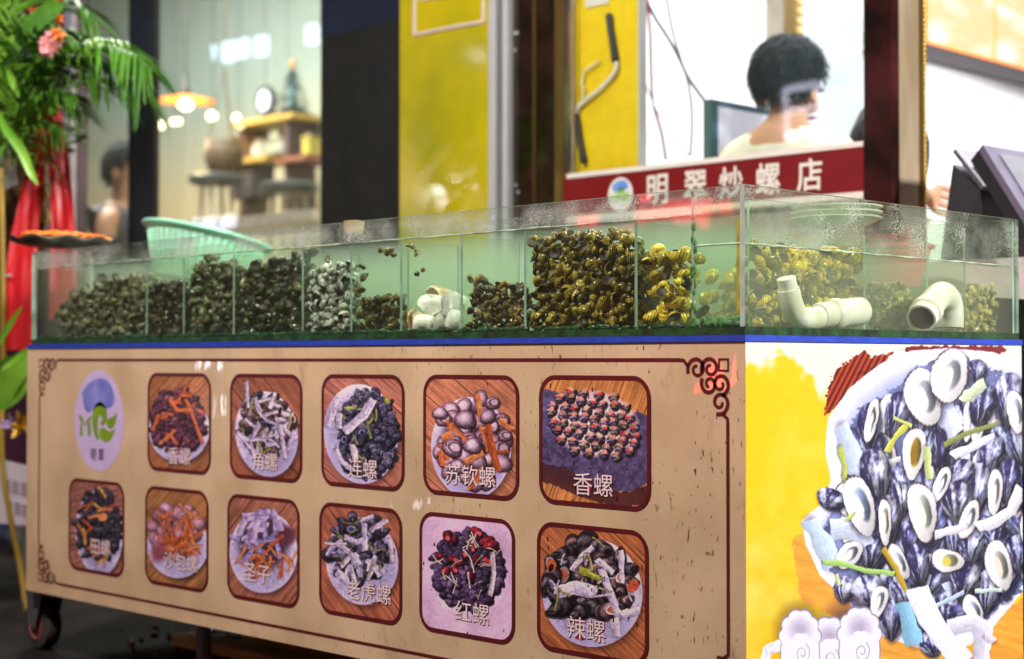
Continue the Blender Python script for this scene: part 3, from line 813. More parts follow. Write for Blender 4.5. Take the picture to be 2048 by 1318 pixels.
def back(x, y, a, b, rot, c=rgb(52, 49, 98), fl=.6, light=rgb(224, 226, 246)):
    """patterned outside of a shell: streaks along the length, pale flecks"""
    x, y, a, b = zx(x), zy(y), a*.5, b*.5
    rot = R(rot)+math.pi/2
    P.ell(x+1.5, y+3, b*1.16, a*1.22, rot, rgb(20, 18, 44), .75, soft=.3, egg=.22)
    k = random.random()*50
    def f(p, q, rr, dx, dy):
        th = q/np.clip(1.25-p, .3, 3); st = fbm(th*6+k, p*.8+k, 2); sp_ = fbm(p*6+k, q*7+k, 3)
        w = np.clip((st*.8+sp_*.42-.60+.30*(fl-.5))*4.2, 0, 1)[..., None]
        v = c*(1-w)+light*w
        rib = 1-.10*(.5+.5*np.sin(th*26))-.08*(.5+.5*np.sin(p*13+k))
        return np.clip(v*(P.shade(p, q, rr, rot, .42)*rib)[..., None]+(.55*np.clip(1-np.hypot(p+.25, q+.3)*2.6, 0, 1))[..., None]*np.array([.8, .85, 1]), 0, 1)
    P.ell(x, y, b, a, rot, f, egg=.22)
def opened(x, y, a, b, rot, inner=rgb(206, 214, 226), meat=None, rim=rgb(74, 40, 44)):
    """white inside of a shell with a toothed dark rim and a hollow"""
    x, y, a, b = zx(x), zy(y), a*.5, b*.5
    rot = R(rot)+math.pi/2
    P.ell(x+2, y+4, b*1.18, a*1.24, rot, rgb(24, 22, 50), .7, soft=.3)
    def f(p, q, rr, dx, dy):
        th = np.arctan2(q, p)
        w = np.clip((rr-.93+.014*np.sin(th*27)+.05*np.sin(th*3+x))*11, 0, 1)[..., None]
        v = rgb(252, 246, 238)*(1-.12*np.clip(dy/b, -1, 1)-.16*np.clip(dx/a, -.3, 1))[..., None]
        return np.clip(v*(1-w)+rim*w, 0, 1)
    P.ell(x, y, b, a, rot, f, egg=.12)
    ox, oy = x+a*.16, y-b*.05
    P.ell(ox, oy, b*.62, a*.52, rot, soft=.22, col=lambda p, q, rr, dx, dy: np.clip(inner*(.35+.7*np.clip(.55-dx/(a*.9), 0, 1))[..., None], 0, 1))
    P.ell(ox-a*.20, oy+b*.10, b*.48, a*.30, rot, meat if meat is not None else rgb(248, 240, 222), soft=.3)
def zstrip(pts, w, c, **k): k.setdefault('fib', .10); k.setdefault('lo', .80); P.strip([(zx(x), zy(y)) for x, y in pts], w*.5, c, **k)
# filler deeper in the heap
P.warp(2.2, .06, 3)
rr_ = random.Random(77)
for k in range(190):
    a = rr_.uniform(0, 6.28); q = math.sqrt(rr_.random())
    x, y = 880+q*400*math.cos(a), 690+q*470*math.sin(a)
    u_ = rr_.random()
    if u_ < .50: back(x, y, rr_.uniform(34, 52), rr_.uniform(70, 105), rr_.uniform(-35, 35), rgb(66, 64, 116)*rr_.uniform(.6, 1.2), rr_.uniform(.55, 1.1), rgb(206, 216, 246))
    elif u_ < .68: opened(x, y, rr_.uniform(26, 44), rr_.uniform(70, 100), rr_.uniform(-30, 30), rgb(186, 198, 220)*rr_.uniform(.8, 1.1))
    else: zstrip([(x, y), (x+rr_.uniform(-60, 60), y+rr_.uniform(-90, 90))], rr_.uniform(16, 40), rr_.choice([rgb(214, 224, 240), rgb(190, 206, 232), rgb(232, 232, 224)]))
WHT = rgb(252, 248, 250)
for a in (((1140, 280), 58, 108, 4), ((1012, 165), 38, 48, 0), ((1035, 305), 52, 88, 15), ((690, 340), 46, 98, 14), ((585, 385), 46, 92, 0), ((1068, 505), 54, 92, 12), ((1010, 655), 50, 125, 8), ((1200, 440), 50, 110, 0), ((1185, 640), 42, 90, 10), ((1140, 610), 46, 95, 6), ((945, 590), 48, 80, 30), ((580, 890), 62, 72, 0), ((485, 1040), 46, 55, 10), ((580, 1050), 64, 72, -15), ((672, 1145), 54, 100, 0), ((915, 1125), 74, 80, 20), ((990, 870), 52, 78, 8), ((1060, 1050), 52, 95, 10), ((830, 1265), 42, 48, -20), ((1270, 560), 55, 100, 5), ((1180, 900), 50, 80, 0), ((720, 1060), 40, 70, -20), ((430, 680), 60, 45, 25), ((735, 850), 52, 90, 0), ((780, 945), 44, 90, -5)):
    back(*a[0], a[1], a[2], a[3], fl=rr_.uniform(.6, 1.0))
zstrip([(470, 390), (500, 480), (520, 570)], 80, rgb(214, 226, 246)); zstrip([(440, 800), (520, 790), (560, 860)], 90, rgb(226, 236, 250)); zstrip([(465, 470), (480, 540), (492, 640)], 26, rgb(196, 206, 96), taper=.3)
zstrip([(345, 770), (400, 860), (430, 940)], 70, rgb(214, 232, 248)); zstrip([(880, 300), (900, 360), (925, 410)], 96, rgb(232, 238, 255))
for a in (((610, 590), 60, 114, -8, .7), ((935, 690), 62, 84, 5, .95), ((710, 680), 36, 76, -5, .6), ((965, 1010), 62, 82, 12, .75), ((865, 500), 28, 104, 4, .4), ((660, 765), 52, 104, -6, .8)):
    back(*a[0], a[1], a[2], a[3], fl=a[4], c=rgb(52, 46, 88), light=rgb(232, 232, 238))
for a in ((980, 760, 36, 84, 20), (700, 930, 34, 78, -24), (1170, 330, 36, 90, -8), (620, 1090, 34, 70, 16), (870, 620, 30, 80, 22), (500, 900, 44, 66, 40), (1230, 780, 44, 92, 6), (1000, 1120, 34, 66, -30)): opened(*a[:5], rgb(190, 202, 222))
zstrip([(535, 180), (600, 150)], 2, WHT, alpha=0)
opened(800, 270, 74, 120, -14, rgb(196, 200, 206)); opened(902, 185, 74, 112, 12, rgb(214, 218, 226)); opened(545, 705, 58, 128, -16, rgb(168, 190, 222)); opened(795, 730, 57, 124, -9, rgb(212, 222, 206), rgb(238, 240, 214))
opened(760, 495, 46, 108, 6, rgb(216, 176, 60), rgb(150, 116, 30)); opened(1102, 945, 52, 104, -14, rgb(196, 190, 170), rgb(240, 226, 206)); opened(895, 925, 66, 46, 12, rgb(206, 200, 150), rgb(226, 210, 90)); opened(645, 770, 26, 96, -2, rgb(206, 196, 170)); opened(1085, 650, 30, 96, 4, rgb(196, 180, 190)); opened(590, 365, 26, 92, 12, rgb(180, 200, 190))
zstrip([(920, 505), (990, 470), (1080, 425)], 42, WHT, taper=.4); zstrip([(1020, 790), (1085, 770), (1150, 725), (1190, 640)], 46, WHT); zstrip([(850, 820), (910, 805), (970, 785)], 36, WHT, taper=.4); zstrip([(960, 280), (1000, 250), (1040, 215)], 48, rgb(226, 240, 196)); zstrip([(885, 460), (960, 420), (1095, 375)], 20, rgb(150, 156, 84))
zstrip([(655, 485), (690, 425), (730, 385)], 22, rgb(222, 220, 92)); zstrip([(640, 880), (690, 960), (730, 1050)], 22, rgb(206, 170, 44)); zstrip([(400, 930), (470, 935), (570, 965), (680, 975)], 22, rgb(186, 226, 120)); zstrip([(810, 470), (822, 590)], 30, rgb(214, 226, 150)); zstrip([(680, 350), (750, 385)], 14, rgb(220, 232, 120)); zstrip([(1010, 1045), (1110, 1040)], 16, rgb(222, 240, 220)); zstrip([(840, 1110), (960, 1050)], 18, rgb(206, 226, 240)); zstrip([(490, 760), (520, 735)], 14, rgb(214, 226, 120)); zstrip([(450, 980), (460, 1020)], 14, rgb(226, 240, 160))
zstrip([(720, 1100), (760, 1250)], 70, rgb(150, 206, 232)); zstrip([(900, 1190), (1000, 1170), (1040, 1200), (1030, 1320)], 70, rgb(238, 232, 244)); zstrip([(1050, 1230), (1080, 1245)], 30, rgb(240, 226, 232))
zstrip([(775, 1045), (815, 1140), (880, 1240), (960, 1330)], 92, rgb(254, 252, 255), lo=.9)
# scalloped clouds at the foot
P.X, P.Y = P.X0, P.Y0
P.ell(1600, 1262, 62, 72, 0, rgb(66, 46, 40), .9, soft=.8); P.ell(1690, 1235, 60, 50, -.4, rgb(90, 60, 56), .75, soft=.8)
LC = rgb(246, 238, 246); LS = rgb(178, 164, 186)
def cloud2(cx, cy, rx, ry):
    def lobe(cx, cy, rx, ry, col):
        P.ell(cx, cy+ry*.5, rx, ry*1.3, 0, col)
        for k in range(6):
            a = math.pi*1.02+k*math.pi*.96/5
            P.ell(cx+rx*.70*math.cos(a), cy+ry*.62*math.sin(a), rx*.40, rx*.42, 0, col)
    lobe(cx, cy, rx*1.05, ry*1.05, LS*.82); lobe(cx, cy+1, rx, ry, LC)
    P.ell(cx, cy-ry*.22, rx*.80, ry*.50, 0, LS, .85, soft=.8)
    lobe(cx+rx*.08, cy+ry*.42, rx*.70, ry*.62, LC)
    P.strip([(cx+rx*.12+rx*.42*(1-t*.85)*math.cos(5.2+t*10), cy+ry*.52+ry*.34*(1-t*.85)*math.sin(5.2+t*10)) for t in np.linspace(0, 1, 30)], 1.5, LS*.92, shadow=0, fib=0)
def cloud(cx, cy, r):
    for k in range(7):
        a = math.pi+k*math.pi/6
        P.ell(cx+r*.62*math.cos(a), cy+r*.72*math.sin(a), r*.5, r*.5, 0, LC)
    P.ell(cx, cy+r*.5, r*1.05, r*1.2, 0, LC)
    P.ell(cx+r*.1, cy-r*.10, r*.8, r*.62, 0, LS, .9, soft=.75)
    P.ell(cx+r*.05, cy+r*.62, r*.78, r*.85, 0, LC, 1); 
    for k in range(5):
        a = math.pi*1.05+k*math.pi/4.4
        P.ell(cx+r*.05+r*.5*math.cos(a), cy+r*.5+r*.5*math.sin(a), r*.32, r*.32, 0, LC)
    sp_ = [(cx+r*.08+r*.36*(1-t*.8)*math.cos(6+t*9.5), cy+r*.55+r*.46*(1-t*.8)*math.sin(6+t*9.5)) for t in np.linspace(0, 1, 26)]
    P.strip(sp_, 1.6, LS*.95, shadow=0)
P.strip([(1528, 1325), (1536, 1300), (1560, 1290), (1585, 1292)], 18, LC, shadow=0, lo=.95)
cloud2(1658, 1286, 40, 58); cloud2(1600, 1274, 38, 64); cloud2(1719, 1270, 40, 64)
P.grain(.05)
P.build('side_banner', cart, (.80, .81, .88), mat_print)
mb = MB(); mb.box((-.0015, .0, ZB), (.0004, CART_D, ZT)); mb.build('side_backing', M('white_vinyl', (.75, .7, .65), .4), cart)
# edge trim, frame legs and casters
mat_steel = M('grey_steel', (.20, .20, .21), .45, .7, bump=.1)
mat_rubber = M('black_rubber', (.022, .018, .018), .75, bump=.2, col2=(.05, .04, .036))
def caster(x, y):
    c = empty('caster', (x, y, .11)); c.parent = cart; c.location = Vector((x, y, .11))-cart.location
    b = MB(); b.lathe((x, y-.020, .062), [(.036, 0), (.058, .002), (.062, .008), (.062, .034), (.058, .040), (.036, .042)], 28, (0, 1, 0)); w = b.build('wheel', mat_rubber, c, True, sharp=40)
    b = MB(); b.lathe((x, y-.023, .062), [(.0, 0), (.011, 0), (.013, .005), (.032, .007), (.037, .003), (.037, .045), (.032, .041), (.013, .043), (.011, .048), (0, .048)], 24, (0, 1, 0)); b.build('hub', M('red_hub', (.20, .06, .05), .5), c, True, sharp=40)
    b = MB()
    for s in (-1, 1):
        yy = y+s*.027
        b.prism([(x-.018, yy, .062), (x+.016, yy, .056), (x+.046, yy, .132), (x-.026, yy, .132)], (0, s*.004, 0))
    b.box((x-.030, y-.032, .1325), (x+.048, y+.032, .147)); b.lathe((x+.010, y, .147), [(.028, 0), (.028, .012), (.012, .012), (.012, .02)], 16, cap=True)
    b.build('fork', mat_steel, c)
for x in (X(84, .06, 1245), -.10):
    for y in (.062, CART_D-.09): caster(x, y)
mb = MB()
x0 = X(418, .10, 1270)
mb.tube(bez([(x0-.02, .10, ZB+.02), (x0-.02, .10, .065), (x0+.0, .10, .03), (x0+.05, .10, .014), (x0+.45, .10, .014), (x0+.50, .10, .03), (x0+.52, .10, .065), (x0+.52, .10, ZB+.02)], 6), .017, 12)
mb.build('support_leg', mat_steel, cart, True)

# ------------------------------------------------------------------ fish tank
TZ0, TZ1, WZ, WZR = .7585, .985, .945, .897
mat_edge = M('glass_edge', (.30, .44, .36), .15, var=.25, scale=30)
mat_edge_w = M('glass_edge_pale', (.42, .50, .46), .12, var=.2, scale=30)
g_front = glass('tank_glass', (.93, .98, .95), .012, (.58, .56, .54), .042, .02, wet=WZ, haze=.44, drops=.60)
g_side = glass('side_glass', (.95, .98, .95), .024, (.58, .62, .52), .042, .02, wet=WZR, haze=.26, drops=.60)
g_inner = glass('inner_glass', (.90, .955, .89), .035, (.42, .48, .38), .03, .05)
mat_div_edge = M('divider_edge', (.26, .38, .30), .25, var=.2, scale=30)
mat_algae = M('algae_seal', (.010, .022, .010), .35, bump=.5, bscale=120, col2=(.018, .085, .020), scale=40)
mat_green_algae = M('algae_clump', (.03, .12, .02), .6, bump=.6, scale=60, col2=(.09, .22, .05))
mat_foam = M('blue_foam', (.015, .05, .42), .55, var=.2, scale=30, stretch=(1, 1, 6))
tank = empty('fish_tank', (-CART_L/2, CART_D/2, TZ0), 'long glass seafood tank divided into compartments, half full of cloudy water', 'fish tank')
def pane(name, a, b, ax, mats, parent=tank):
    mb = MB(); mb.box(a, b)
    mb.bm.normal_update()
    for f in mb.bm.faces: f.material_index = 0 if abs(f.normal[ax]) > .9 else 1
    return mb.build(name, list(mats), parent, fixn=True)
XL = -2.157
pane('front_pane', (XL, .0, TZ0+.012), (-.0085, .008, TZ1), 1, (g_front, mat_edge))
pane('side_pane', (-.008, .0, TZ0+.012), (0, .860, TZ1), 0, (g_side, mat_edge_w))
pane('side_pane', (XL, .0085, TZ0+.012), (XL+.008, .860, TZ1), 0, (g_front, mat_edge))
pane('rear_pane', (XL+.0085, .852, TZ0+.012), (-.0085, .860, TZ1), 1, (g_inner, mat_edge))
CHX = -.1045
pane('long_divider', (XL+.010, .157, TZ0+.014), (CHX-.006, .162, TZ1-.002), 1, (g_inner, mat_edge))
pane('chamber_divider', (CHX-.005, .010, TZ0+.014), (CHX, .850, TZ1-.002), 0, (g_inner, mat_edge))
DIV = [X(p, .01, 690) for p in (293, 367, 467, 605, 702, 802, 923, 1050, 1272)]
for x in DIV: pane('divider', (x-.003, .0105, TZ0+.014), (x+.003, .156, WZ-.004), 0, (g_inner, mat_div_edge))
for y in (.500, .715): pane('rear_divider', (-.62, y, TZ0+.014), (CHX-.006, y+.006, WZ-.004), 1, (g_inner, mat_edge))
mb = MB(); mb.box((XL, 0, TZ0), (0, .860, TZ0+.0115)); mb.build('tank_floor', mat_algae, tank)
mb = MB()
for k in range(260):
    x = random.uniform(XL+.02, -.02); s = random.uniform(.003, .007)
    mb.ball((x, .012, TZ0+.0135+random.uniform(0, .003)), s, (2.4, .5, .8), 7, 5)
mb.build('floor_algae', mat_algae, tank, True)['kind'] = 'stuff'
mb = MB()
for k in range(46):
    t = random.random()
    x = CHX+.004+t*.09; s = random.uniform(.003, .008)
    mb.ball((x, .014+random.random()*.01, TZ0+.016+random.uniform(0, .008)*(1 if random.random() < .4 else .2)), s, (1, .6, 1), 7, 5)
for k in range(30): mb.ball((CHX-.002+random.uniform(-.004, .004), .012, TZ0+.015+random.random()**2*.19), random.uniform(.0015, .004), (1, 1, 2), 6, 5)
mb.build('algae', mat_green_algae, tank, True)['kind'] = 'stuff'
mb = MB(); mb.box((CHX+.082, .0095, TZ0+.03), (CHX+.095, .0105, TZ1-.05)); mb.build('depth_strip', M('ochre_strip', (.50, .34, .04), .5, var=.3, scale=60), tank)
def water_mat(name, col, dens, refl):
    m, nt, N, L, P, O = new_mat(name)
    N.remove(P)
    tr = N.new('ShaderNodeBsdfTransparent')
    gl = N.new('ShaderNodeBsdfGlossy'); gl.inputs['Roughness'].default_value = .03
    fr = N.new('ShaderNodeFresnel'); fr.inputs[0].default_value = 1.12
    ge = N.new('ShaderNodeNewGeometry'); bf = N.new('ShaderNodeMath'); bf.operation = 'SUBTRACT'; bf.inputs[0].default_value = 1
    L.new(ge.outputs['Backfacing'], bf.inputs[1]); ff = N.new('ShaderNodeMath'); ff.operation = 'MULTIPLY'; L.new(fr.outputs[0], ff.inputs[0]); L.new(bf.outputs[0], ff.inputs[1])
    mx = N.new('ShaderNodeMixShader'); L.new(ff.outputs[0], mx.inputs[0]); L.new(tr.outputs[0], mx.inputs[1]); L.new(gl.outputs[0], mx.inputs[2])
    L.new(mx.outputs[0], O.inputs['Surface'])
    v = N.new('ShaderNodeVolumePrincipled'); v.inputs['Color'].default_value = (*col, 1); v.inputs['Density'].default_value = dens
    v.inputs['Anisotropy'].default_value = .1
    L.new(v.outputs[0], O.inputs['Volume'])
    return m
w_main = water_mat('cloudy_water', (.68, .79, .63), 1.75, .02)
w_side = water_mat('cloudy_yellow_water', (.78, .83, .60), 1.25, .02)
mb = MB(); mb.box((XL+.0095, .0092, TZ0+.0122), (CHX-.0065, .8505, WZ)); mb.build('water', w_main, tank)
mb = MB(); mb.box((CHX+.0012, .0092, TZ0+.0122), (-.0092, .8505, WZR)); mb.build('water', w_side, tank)
mat_meniscus = M('meniscus_highlight', (.46, .54, .40), .25, var=.6, scale=25)  # pale tube colour stands in for the bright highlight of the meniscus
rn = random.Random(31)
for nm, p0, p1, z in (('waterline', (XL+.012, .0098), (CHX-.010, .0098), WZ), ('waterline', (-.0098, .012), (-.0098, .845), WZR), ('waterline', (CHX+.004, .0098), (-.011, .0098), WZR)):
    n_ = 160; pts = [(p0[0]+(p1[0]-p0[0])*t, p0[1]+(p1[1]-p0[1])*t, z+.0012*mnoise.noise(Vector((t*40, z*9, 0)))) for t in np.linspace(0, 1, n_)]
    mb = MB(); mb.tube(pts, [.0013+.0014*abs(mnoise.noise(Vector((t*90, 3, z)))) for t in np.linspace(0, 1, n_)], 5); mb.build(nm, mat_meniscus, tank, True)
mb = MB()
mb.box((-2.172, -.0035, .7480), (0.0035, CART_D, TZ0-.0004))
tag(mb.build('foam_mat', mat_foam, None), 'bright blue foam mat squeezed between the glass tank and the cart', 'foam mat')

# ------------------------------------------------------------------ shellfish
def shell_mat(name, c1, c2, stripe=9, rough=.2, dark=None):
    m, nt, N, L, P, O = new_mat(name)
    tc = N.new('ShaderNodeTexCoord'); oi = N.new('ShaderNodeObjectInfo')
    n = N.new('ShaderNodeTexNoise'); n.inputs['Scale'].default_value = 2.6; n.inputs['Detail'].default_value = 5
    ad = N.new('ShaderNodeVectorMath'); ad.operation = 'ADD'
    sc = N.new('ShaderNodeVectorMath'); sc.operation = 'SCALE'; sc.inputs[3].default_value = 37
    cb = N.new('ShaderNodeCombineXYZ'); L.new(oi.outputs['Random'], cb.inputs[0]); L.new(oi.outputs['Random'], cb.inputs[1])
    L.new(cb.outputs[0], sc.inputs[0]); L.new(tc.outputs['Object'], ad.inputs[0]); L.new(sc.outputs[0], ad.inputs[1])
    L.new(ad.outputs[0], n.inputs['Vector'])
    wv = N.new('ShaderNodeTexWave'); wv.inputs['Scale'].default_value = stripe*.3; wv.inputs['Distortion'].default_value = 3; wv.inputs['Detail'].default_value = 2; wv.bands_direction = 'Z'
    L.new(ad.outputs[0], wv.inputs['Vector'])
    mt = N.new('ShaderNodeMath'); mt.operation = 'MULTIPLY_ADD'; mt.inputs[1].default_value = .35; L.new(wv.outputs[0], mt.inputs[0]); L.new(n.outputs[0], mt.inputs[2])
    cr = N.new('ShaderNodeValToRGB')
    cr.color_ramp.elements[0].color = (*c1, 1); cr.color_ramp.elements[1].color = (*c2, 1)
    cr.color_ramp.elements[0].position = .46; cr.color_ramp.elements[1].position = .78
    L.new(mt.outputs[0], cr.inputs[0])
    hs = N.new('ShaderNodeHueSaturation')
    mr = N.new('ShaderNodeMapRange'); mr.inputs[3].default_value = .45; mr.inputs[4].default_value = 1.45
    pw = N.new('ShaderNodeMath'); pw.operation = 'POWER'; pw.inputs[1].default_value = 1.3
    L.new(oi.outputs['Random'], pw.inputs[0]); L.new(pw.outputs[0], mr.inputs[0]); L.new(mr.outputs[0], hs.inputs['Value'])
    L.new(cr.outputs[0], hs.inputs['Color']); L.new(hs.outputs[0], P.inputs['Base Color'])
    P.inputs['Roughness'].default_value = rough
    return m
def seashell(name, turns=3.2, k=.16, spire=1.0, tube=.55, off=.45, ez=1.25, nu=46, nv=10, ribs=0):
    """coiled shell: a tube that grows as it winds down from the apex; longest side = 1"""
    vs, fs = [], []
    for i in range(nu+1):
        th = 2*math.pi*turns*i/nu
        r = math.exp(k*(th-2*math.pi*turns))
        ca, sa = math.cos(th), math.sin(th)
        for j in range(nv):
            ph = 2*math.pi*j/nv
            t = tube*(1+(.07*math.cos(ribs*th) if ribs else 0))
            rad = r*(off+t*math.cos(ph)); z = -r*(spire+t*ez*math.sin(ph)*1.0)
            vs.append((rad*ca, rad*sa, z))
    for i in range(nu):
        for j in range(nv):
            a = i*nv+j; b = i*nv+(j+1) % nv
            fs.append((a, b, b+nv, a+nv))
    # aperture: sunk dark mouth
    base = nu*nv; c = Vector((0, 0, 0))
    for j in range(nv): c += Vector(vs[base+j])
    c /= nv
    ang = 2*math.pi*turns
    back = Vector((-math.sin(ang), math.cos(ang), 0))*-.25
    vs.append(tuple(c+back)); ci = len(vs)-1
    mouth = len(fs)
    for j in range(nv): fs.append((base+j, base+(j+1) % nv, ci))
    v = np.array(vs); v -= (v.max(0)+v.min(0))/2; v /= np.ptp(v, axis=0).max()
    me = bpy.data.meshes.new(name); me.from_pydata(v.tolist(), [], fs); me.update()
    me.polygons.foreach_set('use_smooth', [True]*len(fs))
    for p in me.polygons:
        if p.index >= mouth: p.material_index = 1; p.use_smooth = False
    return me
mat_mouth = M('shell_mouth', (.06, .045, .03), .6, var=.3, scale=3)
def add_mats(me, *ms):
    for m in ms: me.materials.append(m)
    return me
SM = {}
def smesh(key, kind, c1, c2, **k):
    sh = dict(whelk=dict(turns=4.2, k=.115, spire=2.1, tube=.62, off=.42, ez=1.5, ribs=9), turban=dict(turns=3.2, k=.17, spire=1.15, tube=.56, off=.46, ez=1.15), moon=dict(turns=2.6, k=.22, spire=.62, tube=.56, off=.46, ez=1.05), river=dict(turns=3.6, k=.15, spire=1.55, tube=.58, off=.42, ez=1.3))[kind]
    SM[key] = add_mats(seashell(key, **sh), shell_mat(key+'_shell', c1, c2, **k), mat_mouth)
smesh('striped_whelk', 'whelk', (.005, .004, .003), (.24, .24, .12), stripe=16)
smesh('olive_snail', 'moon', (.007, .007, .002), (.045, .042, .010))
smesh('mottled_turban', 'turban', (.004, .0035, .0025), (.17, .19, .08))
smesh('black_turban', 'turban', (.003, .0025, .0015), (.050, .060, .018))
smesh('pale_periwinkle', 'moon', (.10, .115, .085), (.54, .58, .46))
smesh('brown_periwinkle', 'river', (.024, .020, .005), (.15, .125, .03))
smesh('river_snail', 'river', (.030, .016, .003), (.32, .21, .03))
smesh('field_snail', 'moon', (.020, .010, .002), (.36, .26, .03))
smesh('yellow_whelk', 'river', (.36, .22, .008), (.95, .70, .08))
smesh('amber_whelk', 'turban', (.36, .19, .006), (.97, .62, .03))
smesh('little_snail', 'turban', (.14, .11, .012), (.56, .44, .09))
COUNT = {}
def add_shell(key, name, label, cat, group, loc, size, rot=None, squash=1):
    o = bpy.data.objects.new(name, SM[key]); COL.objects.link(o)
    o.location = loc; o.scale = (size, size, size*squash)
    o.rotation_euler = rot or (random.uniform(0, 6.28), random.uniform(0, 6.28), random.uniform(0, 6.28))
    COUNT[name] = COUNT.get(name, 0)+1
    return tag(o, label, cat, group)
def interp(pr, x):
    if x <= pr[0][0]: return pr[0][1]
    for (a, za), (b, zb) in zip(pr, pr[1:]):
        if x <= b: return za+(zb-za)*(x-a)/(b-a+1e-9)
    return pr[-1][1]
Z0 = TZ0+.016
def pile(keys, name, label, cat, group, prof, size, step, u0, u1, w0, to, layers=2, jit=.28):
    """shells heaped against a pane; u runs along the pane, w away from it"""
    for l in range(layers):
        row = 0; z = Z0+step*.45
        while True:
            any_ = False
            u = u0+step*.5+(step*.5 if (row+l) % 2 else 0)*.9
            while u < u1-step*.35:
                zt = interp(prof, u)-l*.0
                if z < zt+random.uniform(-.25, .35)*step:
                    any_ = True
                    s = size*random.uniform(.8, 1.15)
                    add_shell(random.choice(keys), name, label, cat, group, to(u+random.uniform(-jit, jit)*step, w0+l*step*.8+random.uniform(0, .35)*step, z+random.uniform(-jit, jit)*step), s)
                u += step
            z += step*.80; row += 1
            if not any_: break
tof = lambda u, w, z: (u, w, z)
def fprof(pts): return [((lambda p: (p.x, p.z))(at(px, py, 1, .03))) for px, py in pts]
D0 = [XL+.01]+DIV+[CHX-.006]
def fpile(i, keys, name, label, cat, group, pts, size, step, layers=2, u0=None):
    pile(keys, name, label, cat, group, fprof(pts), size, step, (u0 if u0 is not None else D0[i]+.006), D0[i+1]-.004, .012+step*.42, tof, layers)
fpile(0, ['striped_whelk'], 'striped_whelk', 'dark spindle whelk with pale stripes heaped at the far end of the tank', 'whelk', 'striped whelks in the end compartment', [(112, 625), (150, 592), (200, 572), (250, 552), (288, 556)], .036, .0215, 2, X(112, .02, 650))
fpile(1, ['olive_snail'], 'olive_snail', 'small dark olive snail in the narrow compartment beside the striped whelks', 'snail', 'olive snails', [(300, 578), (330, 566), (362, 570)], .024, .0185)
fpile(2, ['mottled_turban'], 'mottled_turban_snail', 'mottled black and cream turban snail piled up to the waterline', 'snail', 'mottled turban snails', [(375, 560), (400, 524), (440, 520), (462, 535)], .032, .024)
fpile(3, ['black_turban', 'black_turban', 'mottled_turban'], 'black_turban_snail', 'nearly black turban snail in the wide dark pile left of the pale snails', 'snail', 'black turban snails', [(475, 566), (510, 528), (550, 520), (598, 510)], .031, .0235)
fpile(4, ['pale_periwinkle'], 'pale_periwinkle', 'pale grey round snail in the light coloured pile', 'snail', 'pale round snails', [(612, 545), (650, 540), (700, 533)], .021, .0165)
fpile(5, ['brown_periwinkle'], 'brown_periwinkle', 'olive brown snail in the low heap left of the white clams', 'snail', 'olive brown snails in the low heap', [(708, 566), (722, 555), (740, 592), (770, 604), (795, 592)], .029, .0205)
fpile(7, ['river_snail', 'brown_periwinkle'], 'river_snail', 'small brown river snail in the low pile right of the white clams', 'snail', 'river snails in the low pile', [(928, 566), (960, 558), (990, 562), (1042, 572)], .023, .0165)
fpile(8, ['field_snail', 'field_snail', 'river_snail'], 'field_snail', 'round dark brown and yellow snail in the tallest pile of the tank', 'snail', 'round snails in the tall pile', [(1062, 478), (1120, 466), (1200, 468), (1262, 474)], .0235, .0178)
fpile(9, ['yellow_whelk'], 'yellow_whelk', 'large yellow whelk between the tall brown pile and the tank corner', 'whelk', 'yellow whelks by the tank corner', [(1285, 515), (1320, 495), (1360, 500), (1382, 505)], .041, .0285)
tos = lambda u, w, z: (CHX-.008-w, u, z)
def sprof(pts): return [((lambda p: (p.y, p.z))(at(px, py, 0, CHX-.02))) for px, py in pts]
def spile(keys, name, label, cat, group, pts, size, step, layers=2):
    pr = sprof(pts)
    pile(keys, name, label, cat, group, pr, size, step, pr[0][0], pr[-1][0], step*.45, tos, layers)
spile(['amber_whelk', 'yellow_whelk', 'amber_whelk', 'field_snail'], 'amber_whelk', 'amber yellow shell heaped behind the white pipe elbow lying on its side', 'whelk', 'amber shells behind the pipe', [(1507, 505), (1560, 500), (1650, 502), (1700, 505), (1728, 520)], .035, .0240)
spile(['little_snail'], 'little_snail', 'little olive yellow snail in the low heap between the two pipe fittings', 'snail', 'little snails between the pipes', [(1744, 572), (1790, 566), (1826, 606)], .020, .0150)
spile(['little_snail'], 'tiny_snail', 'tiny olive yellow snail in the corner heap right of the upright pipe bend', 'snail', 'tiny snails in the far corner', [(1896, 610), (1930, 585), (1960, 572), (1988, 580)], .020, .0150)
# the rest of each heap, deep behind the shells one can see: one mass of shells per compartment
def core(name, label, prof, u0, u1, w0, w1, to, size, key, n):
    src = SM[key]; k = len(src.vertices); co = np.empty(k*3); src.vertices.foreach_get('co', co); co = co.reshape(-1, 3)
    pl = [tuple(p.vertices) for p in src.polygons]
    vs, fs = [], []
    rn = np.random.default_rng(n)
    for j in range(n):
        u = rn.uniform(u0, u1); w = rn.uniform(w0, w1); zt = interp(prof, u)-size*.8
        z = rn.uniform(Z0, max(Z0+.004, zt)); q = np.linalg.qr(rn.normal(size=(3, 3)))[0]
        b = len(vs); vs += ((co@q)*size+np.array(to(u, w, z))).tolist(); fs += [tuple(b+i for i in f) for f in pl]
    me = bpy.data.meshes.new(name); me.from_pydata(vs, [], fs); me.update()
    me.polygons.foreach_set('use_smooth', [True]*len(fs))
    o = link(name, me, src.materials[0]); tag(o, label, 'shells', None, 'stuff')
def fcore(i, pts, size, key, n, lab, u0=None): core('shell_heap', lab, fprof(pts), (u0 if u0 is not None else D0[i])+.012, D0[i+1]-.012, .05, .10, tof, size, key, n)
fcore(0, [(112, 640), (150, 605), (250, 565), (288, 570)], .036, 'striped_whelk', 90, 'dark mass of whelks deep in the end heap', X(120, .02, 650))
